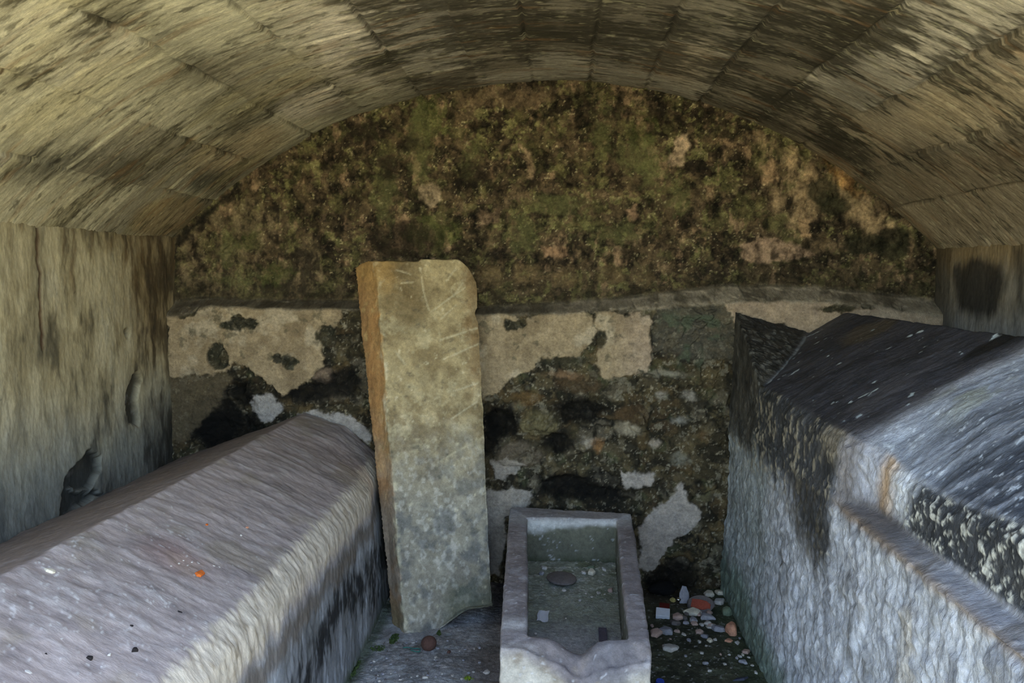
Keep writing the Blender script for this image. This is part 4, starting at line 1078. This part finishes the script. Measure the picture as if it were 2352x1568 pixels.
# -- inside the trough
def in_trough():
    z = TF + .012
    # white paper scrap
    p = atZ(1247, 1417, z); s = size_at(p)
    bm = bmesh.new(); n = 8; w, h = 12 * s, 12 * s / .46
    g = [[bm.verts.new(((i / n - .5) * 2 * w + .0015 * math.sin(j), (j / n - .5) * 2 * h * (.9 if i < 4 else 1), .002 * math.sin(i * .9) + .0025 * (j / n) ** 2)) for i in range(n + 1)] for j in range(n + 1)]
    for j in range(n):
        for i in range(n): bm.faces.new((g[j][i], g[j][i + 1], g[j + 1][i + 1], g[j + 1][i]))
    ex = bmesh.ops.extrude_face_region(bm, geom=list(bm.faces))
    for v in ex['geom']:
        if isinstance(v, bmesh.types.BMVert): v.co.z += .0006
    bmesh.ops.recalc_face_normals(bm, faces=bm.faces)
    me = bpy.data.meshes.new('paper'); bm.to_mesh(me); bm.free()
    add('paper_scrap', me, 'white', (p[0], p[1], z + .004), (.03, .02, -.05), 'square white paper scrap lying on the silt in the trough', 'paper')
    # flat round stone
    p = atZ(1290, 1336, z + .01)
    me = chip_mesh(31, (.062, .075, .014), sub=4, jag=.1)
    for f in me.polygons: f.use_smooth = True
    add('flat_stone', me, 'stoneflat', (p[0], p[1], z + .026), (0, 0, .2), 'flat round brownish stone on the silt at the far end of the trough', 'stone')
    # dark board
    p = atZ(1385, 1466, z); s = size_at(p)
    bm = bmesh.new(); bmesh.ops.create_cube(bm, size=1)
    for v in bm.verts: v.co = Vector((v.co.x * .030, v.co.y * .15, v.co.z * .006))
    bmesh.ops.bevel(bm, geom=list(bm.edges), offset=.001, segments=2, affect='EDGES')
    me = bpy.data.meshes.new('board'); bm.to_mesh(me); bm.free()
    add('wood_strip', me, 'wood', (p[0], p[1], z + .006), (0, 0, -.02), 'short dark strip of wood lying lengthwise in the near end of the trough', 'wood strip')
    T = [(1243, 1318, 11, 20, 'grey', 'upright pale chip at the far left corner inside the trough'), (1268, 1318, 10, 7, 'pale', 'pale chip left of the flat round stone inside the trough'), (1340, 1316, 12, 10, 'pale', 'white angular chip right of the flat round stone inside the trough'),
         (1360, 1315, 18, 12, 'cream', 'largest white chip in the far right of the trough'), (1388, 1308, 10, 11, 'pale', 'white chip in the far right corner inside the trough'), (1250, 1305, 12, 8, 'pale', 'pale chip under the far wall at the left inside the trough'), (1357, 1305, 14, 6, 'green', 'greenish flake under the far wall inside the trough'),
         (1402, 1357, 14, 9, 'pink', 'pinkish flake by the right wall inside the trough')]
    for px, py, w, h, mt, lb in T: floor_chip(px, py, w, h, mt, lb, z=z + .010, thick=.5)
    for px, py, w, h in ((1315, 1312, 8, 4), (1322, 1306, 8, 4), (1386, 1322, 8, 4), (1375, 1363, 10, 7), (1346, 1364, 6, 4), (1332, 1379, 8, 5), (1388, 1366, 7, 6), (1295, 1357, 10, 5), (1300, 1420, 4, 4), (1272, 1352, 8, 4), (1360, 1372, 7, 5), (1230, 1455, 7, 3), (1368, 1497, 5, 4), (1311, 1484, 4, 3)):
        floor_chip(px, py, w, h, 'pale', 'tiny pale crumb lying on the silt inside the trough', 'plaster_crumb', 'crumb', .5, z=z + .004, group='crumbs inside the trough')
in_trough()

# -- left strip of floor
def left_floor():
    p = atZ(985, 1490, 0); s = size_at(p)
    me = chip_mesh(41, (17 * s, 15 * s, 16 * s), sub=4, jag=.08)
    for f in me.polygons: f.use_smooth = True
    add('round_stone', me, 'brown', (p[0], p[1], ground_z(p[0], p[1]) + 13 * s), (0, 0, .4), 'round dark reddish-brown stone on the floor in front of the slab', 'stone')
    # teal string
    cu = bpy.data.curves.new('string', 'CURVE'); cu.dimensions = '3D'; sp = cu.splines.new('NURBS')
    pts = [atZ(x, y, 0) for x, y in ((926, 1489), (938, 1485), (950, 1494), (962, 1490), (968, 1500), (958, 1502), (944, 1496))]
    sp.points.add(len(pts) - 1); sp.use_endpoint_u = True
    for q, a in zip(sp.points, pts): q.co = (a[0], a[1], ground_z(a[0], a[1]) + .006, 1)
    cu.bevel_depth = .0022; cu.bevel_resolution = 2
    tmp = bpy.data.objects.new('tmp', cu); C.objects.link(tmp)
    me = bpy.data.meshes.new_from_object(tmp.evaluated_get(bpy.context.evaluated_depsgraph_get())); bpy.data.objects.remove(tmp)
    me.materials.clear()
    add('string', me, 'teal', (0, 0, 0), (0, 0, 0), 'short teal string on the floor left of the round brown stone', 'string')
    def tuft(px, py, wpx, hpx, n, mat, name, label, cat, hgt):
        p = atZ(px, py, 0); s = size_at(p); r = random.Random(int(px))
        bm = bmesh.new()
        for _ in range(n):
            a = r.uniform(0, 6.28); d = math.sqrt(r.random())
            x = math.cos(a) * d * wpx * s / 2; y = math.sin(a) * d * hpx * s; h = hgt * r.uniform(.4, 1); th = r.uniform(0, 3.14); w = .0032
            lx, ly = r.uniform(-1, 1) * h * .6, r.uniform(-1, 1) * h * .6
            z = ground_z(p[0] + x, p[1] + y) - .002
            v = [bm.verts.new(q) for q in ((x - w * math.cos(th), y - w * math.sin(th), z), (x + w * math.cos(th), y + w * math.sin(th), z), (x + lx * .6 + w * math.cos(th), y + ly * .6 + w * math.sin(th), z + h * .7), (x + lx, y + ly, z + h), (x + lx * .6 - w * math.cos(th), y + ly * .6 - w * math.sin(th), z + h * .7))]
            bm.faces.new(v)
        me = bpy.data.meshes.new(name); bm.to_mesh(me); bm.free()
        add(name, me, mat, (p[0], p[1], 0), (0, 0, 0), label, cat)
    tuft(905, 1468, 16, 26, 160, 'moss', 'moss_tuft', 'small green moss tuft at the foot of the slab\'s left corner', 'moss', .012)
    tuft(868, 1490, 30, 14, 160, 'moss', 'moss_tuft', 'low green moss patch on the floor beside the left tomb', 'moss', .008)
    tuft(815, 1535, 14, 40, 160, 'moss', 'moss_tuft', 'dark moss growing along the foot of the left tomb', 'moss', .012)
    tuft(1076, 1558, 20, 8, 26, 'sprig', 'green_sprig', 'yellow-green sprig on the floor left of the trough', 'sprig', .016)
    floor_chip(1117, 1545, 14, 8, 'pale', 'pale chip on the floor close to the left side of the trough')
    floor_chip(976, 1556, 13, 6, 'pale', 'small pale chip on the floor in front of the round brown stone')
    floor_chip(1001, 1510, 6, 7, 'pale', 'tiny white chip just in front of the round brown stone')
    floor_chip(1031, 1498, 8, 12, 'brown', 'small brown pebble right of the round brown stone', 'pebble', 'pebble', .7)
    floor_chip(1008, 1456, 12, 8, 'moss', 'green mossy crumb at the broken foot of the slab', 'moss_crumb', 'moss', .6)
    r = random.Random(77)
    for i in range(60):
        px, py = r.uniform(840, 1110), r.uniform(1462, 1566)
        q = atZ(px, py, 0)
        if q[0] < -.74 or q[1] > 3.28: continue
        floor_chip(px, py, r.uniform(3, 8), r.uniform(2, 4), r.choice(['pale', 'grey', 'grey', 'stoneflat']), 'tiny grey gravel grain on the floor between left tomb and trough', 'gravel_grain', 'gravel', .6, group='gravel on the floor left of the trough', seed=i)
left_floor()

# -- on the left tomb
def on_tomb():
    n = np.array([.195, 0, .395]); n /= np.linalg.norm(n); q0 = np.array([-1.235, 0, .832])
    def hit(px, py): v = ray(px, py); return EYE + v * ((n @ (q0 - EYE)) / (n @ v))
    tilt = math.atan2(.195, .395)
    def on(px, py, w, h, mat, label, name='plaster_chip', cat='chip', group=None, thick=.4, seed=None):
        p = hit(px, py); s = size_at(p); sd = seed or int(px * 3 + py)
        a = w * s / 2 * 1.1; b = min(h * s / 2 / .55, a * 1.6); c = max(min(a, b) * thick, .0025)
        me = chip_mesh(sd, (a, b, c))
        p = p + n * (c * .5 + .001)
        add(name, me, mat, tuple(p), (0, tilt, random.Random(sd).uniform(-.3, .3)), label, cat, group)
    on(457, 1320, 18, 20, 'orange', 'bright orange terracotta chip on top of the left tomb', 'terracotta_chip', 'chip')
    on(115, 1313, 22, 10, 'cream', 'oblong cream chip on the left tomb by its ridge')
    on(516, 1293, 11, 6, 'pale', 'small white flake on the left tomb up right of the orange chip')
    on(475, 1206, 6, 6, 'orange', 'tiny orange crumb far up the left tomb slope', 'terracotta_crumb', 'crumb')
    on(567, 1212, 6, 6, 'salmon', 'tiny salmon crumb near the left tomb lip', 'terracotta_crumb', 'crumb')
    on(308, 1495, 15, 9, 'dark', 'dark pellet with a pale streak at the bottom of the left tomb slope', 'pellet', 'pellet', thick=.6)
    on(206, 1512, 15, 7, 'dark', 'dark flat pellet left of the other at the bottom of the left tomb slope', 'pellet', 'pellet', thick=.5)
    on(301, 1439, 8, 5, 'dark', 'small dark crumb above the dark pellets on the left tomb', 'pellet', 'pellet')
    on(412, 1407, 10, 4, 'dark', 'thin dark splinter below the orange chip on the left tomb', 'splinter', 'splinter')
    on(100, 1502, 16, 5, 'dark', 'dark splinter at the bottom left of the left tomb slope', 'splinter', 'splinter')
    on(62, 1546, 18, 8, 'pale', 'white flake at the very bottom left of the left tomb')
    on(24, 1498, 9, 8, 'pale', 'white round crumb at the left edge of the left tomb slope')
    r = random.Random(5)
    for i, (px, py) in enumerate([(140, 1470), (250, 1505), (128, 1478), (306, 1350), (303, 1385), (133, 1318), (380, 1290), (400, 1285), (420, 1289), (440, 1293), (455, 1296), (490, 1301), (503, 1304), (470, 1290), (392, 1302), (372, 1300), (350, 1385), (365, 1383), (395, 1380), (339, 1400), (226, 1405), (553, 1230), (343, 1310), (410, 1296), (430, 1300)]):
        on(px, py, r.uniform(4, 8), r.uniform(3, 5), 'pale', 'tiny white plaster crumb strewn on the slope of the left tomb', 'plaster_crumb', 'crumb', 'crumbs on the left tomb', seed=200 + i)
on_tomb()
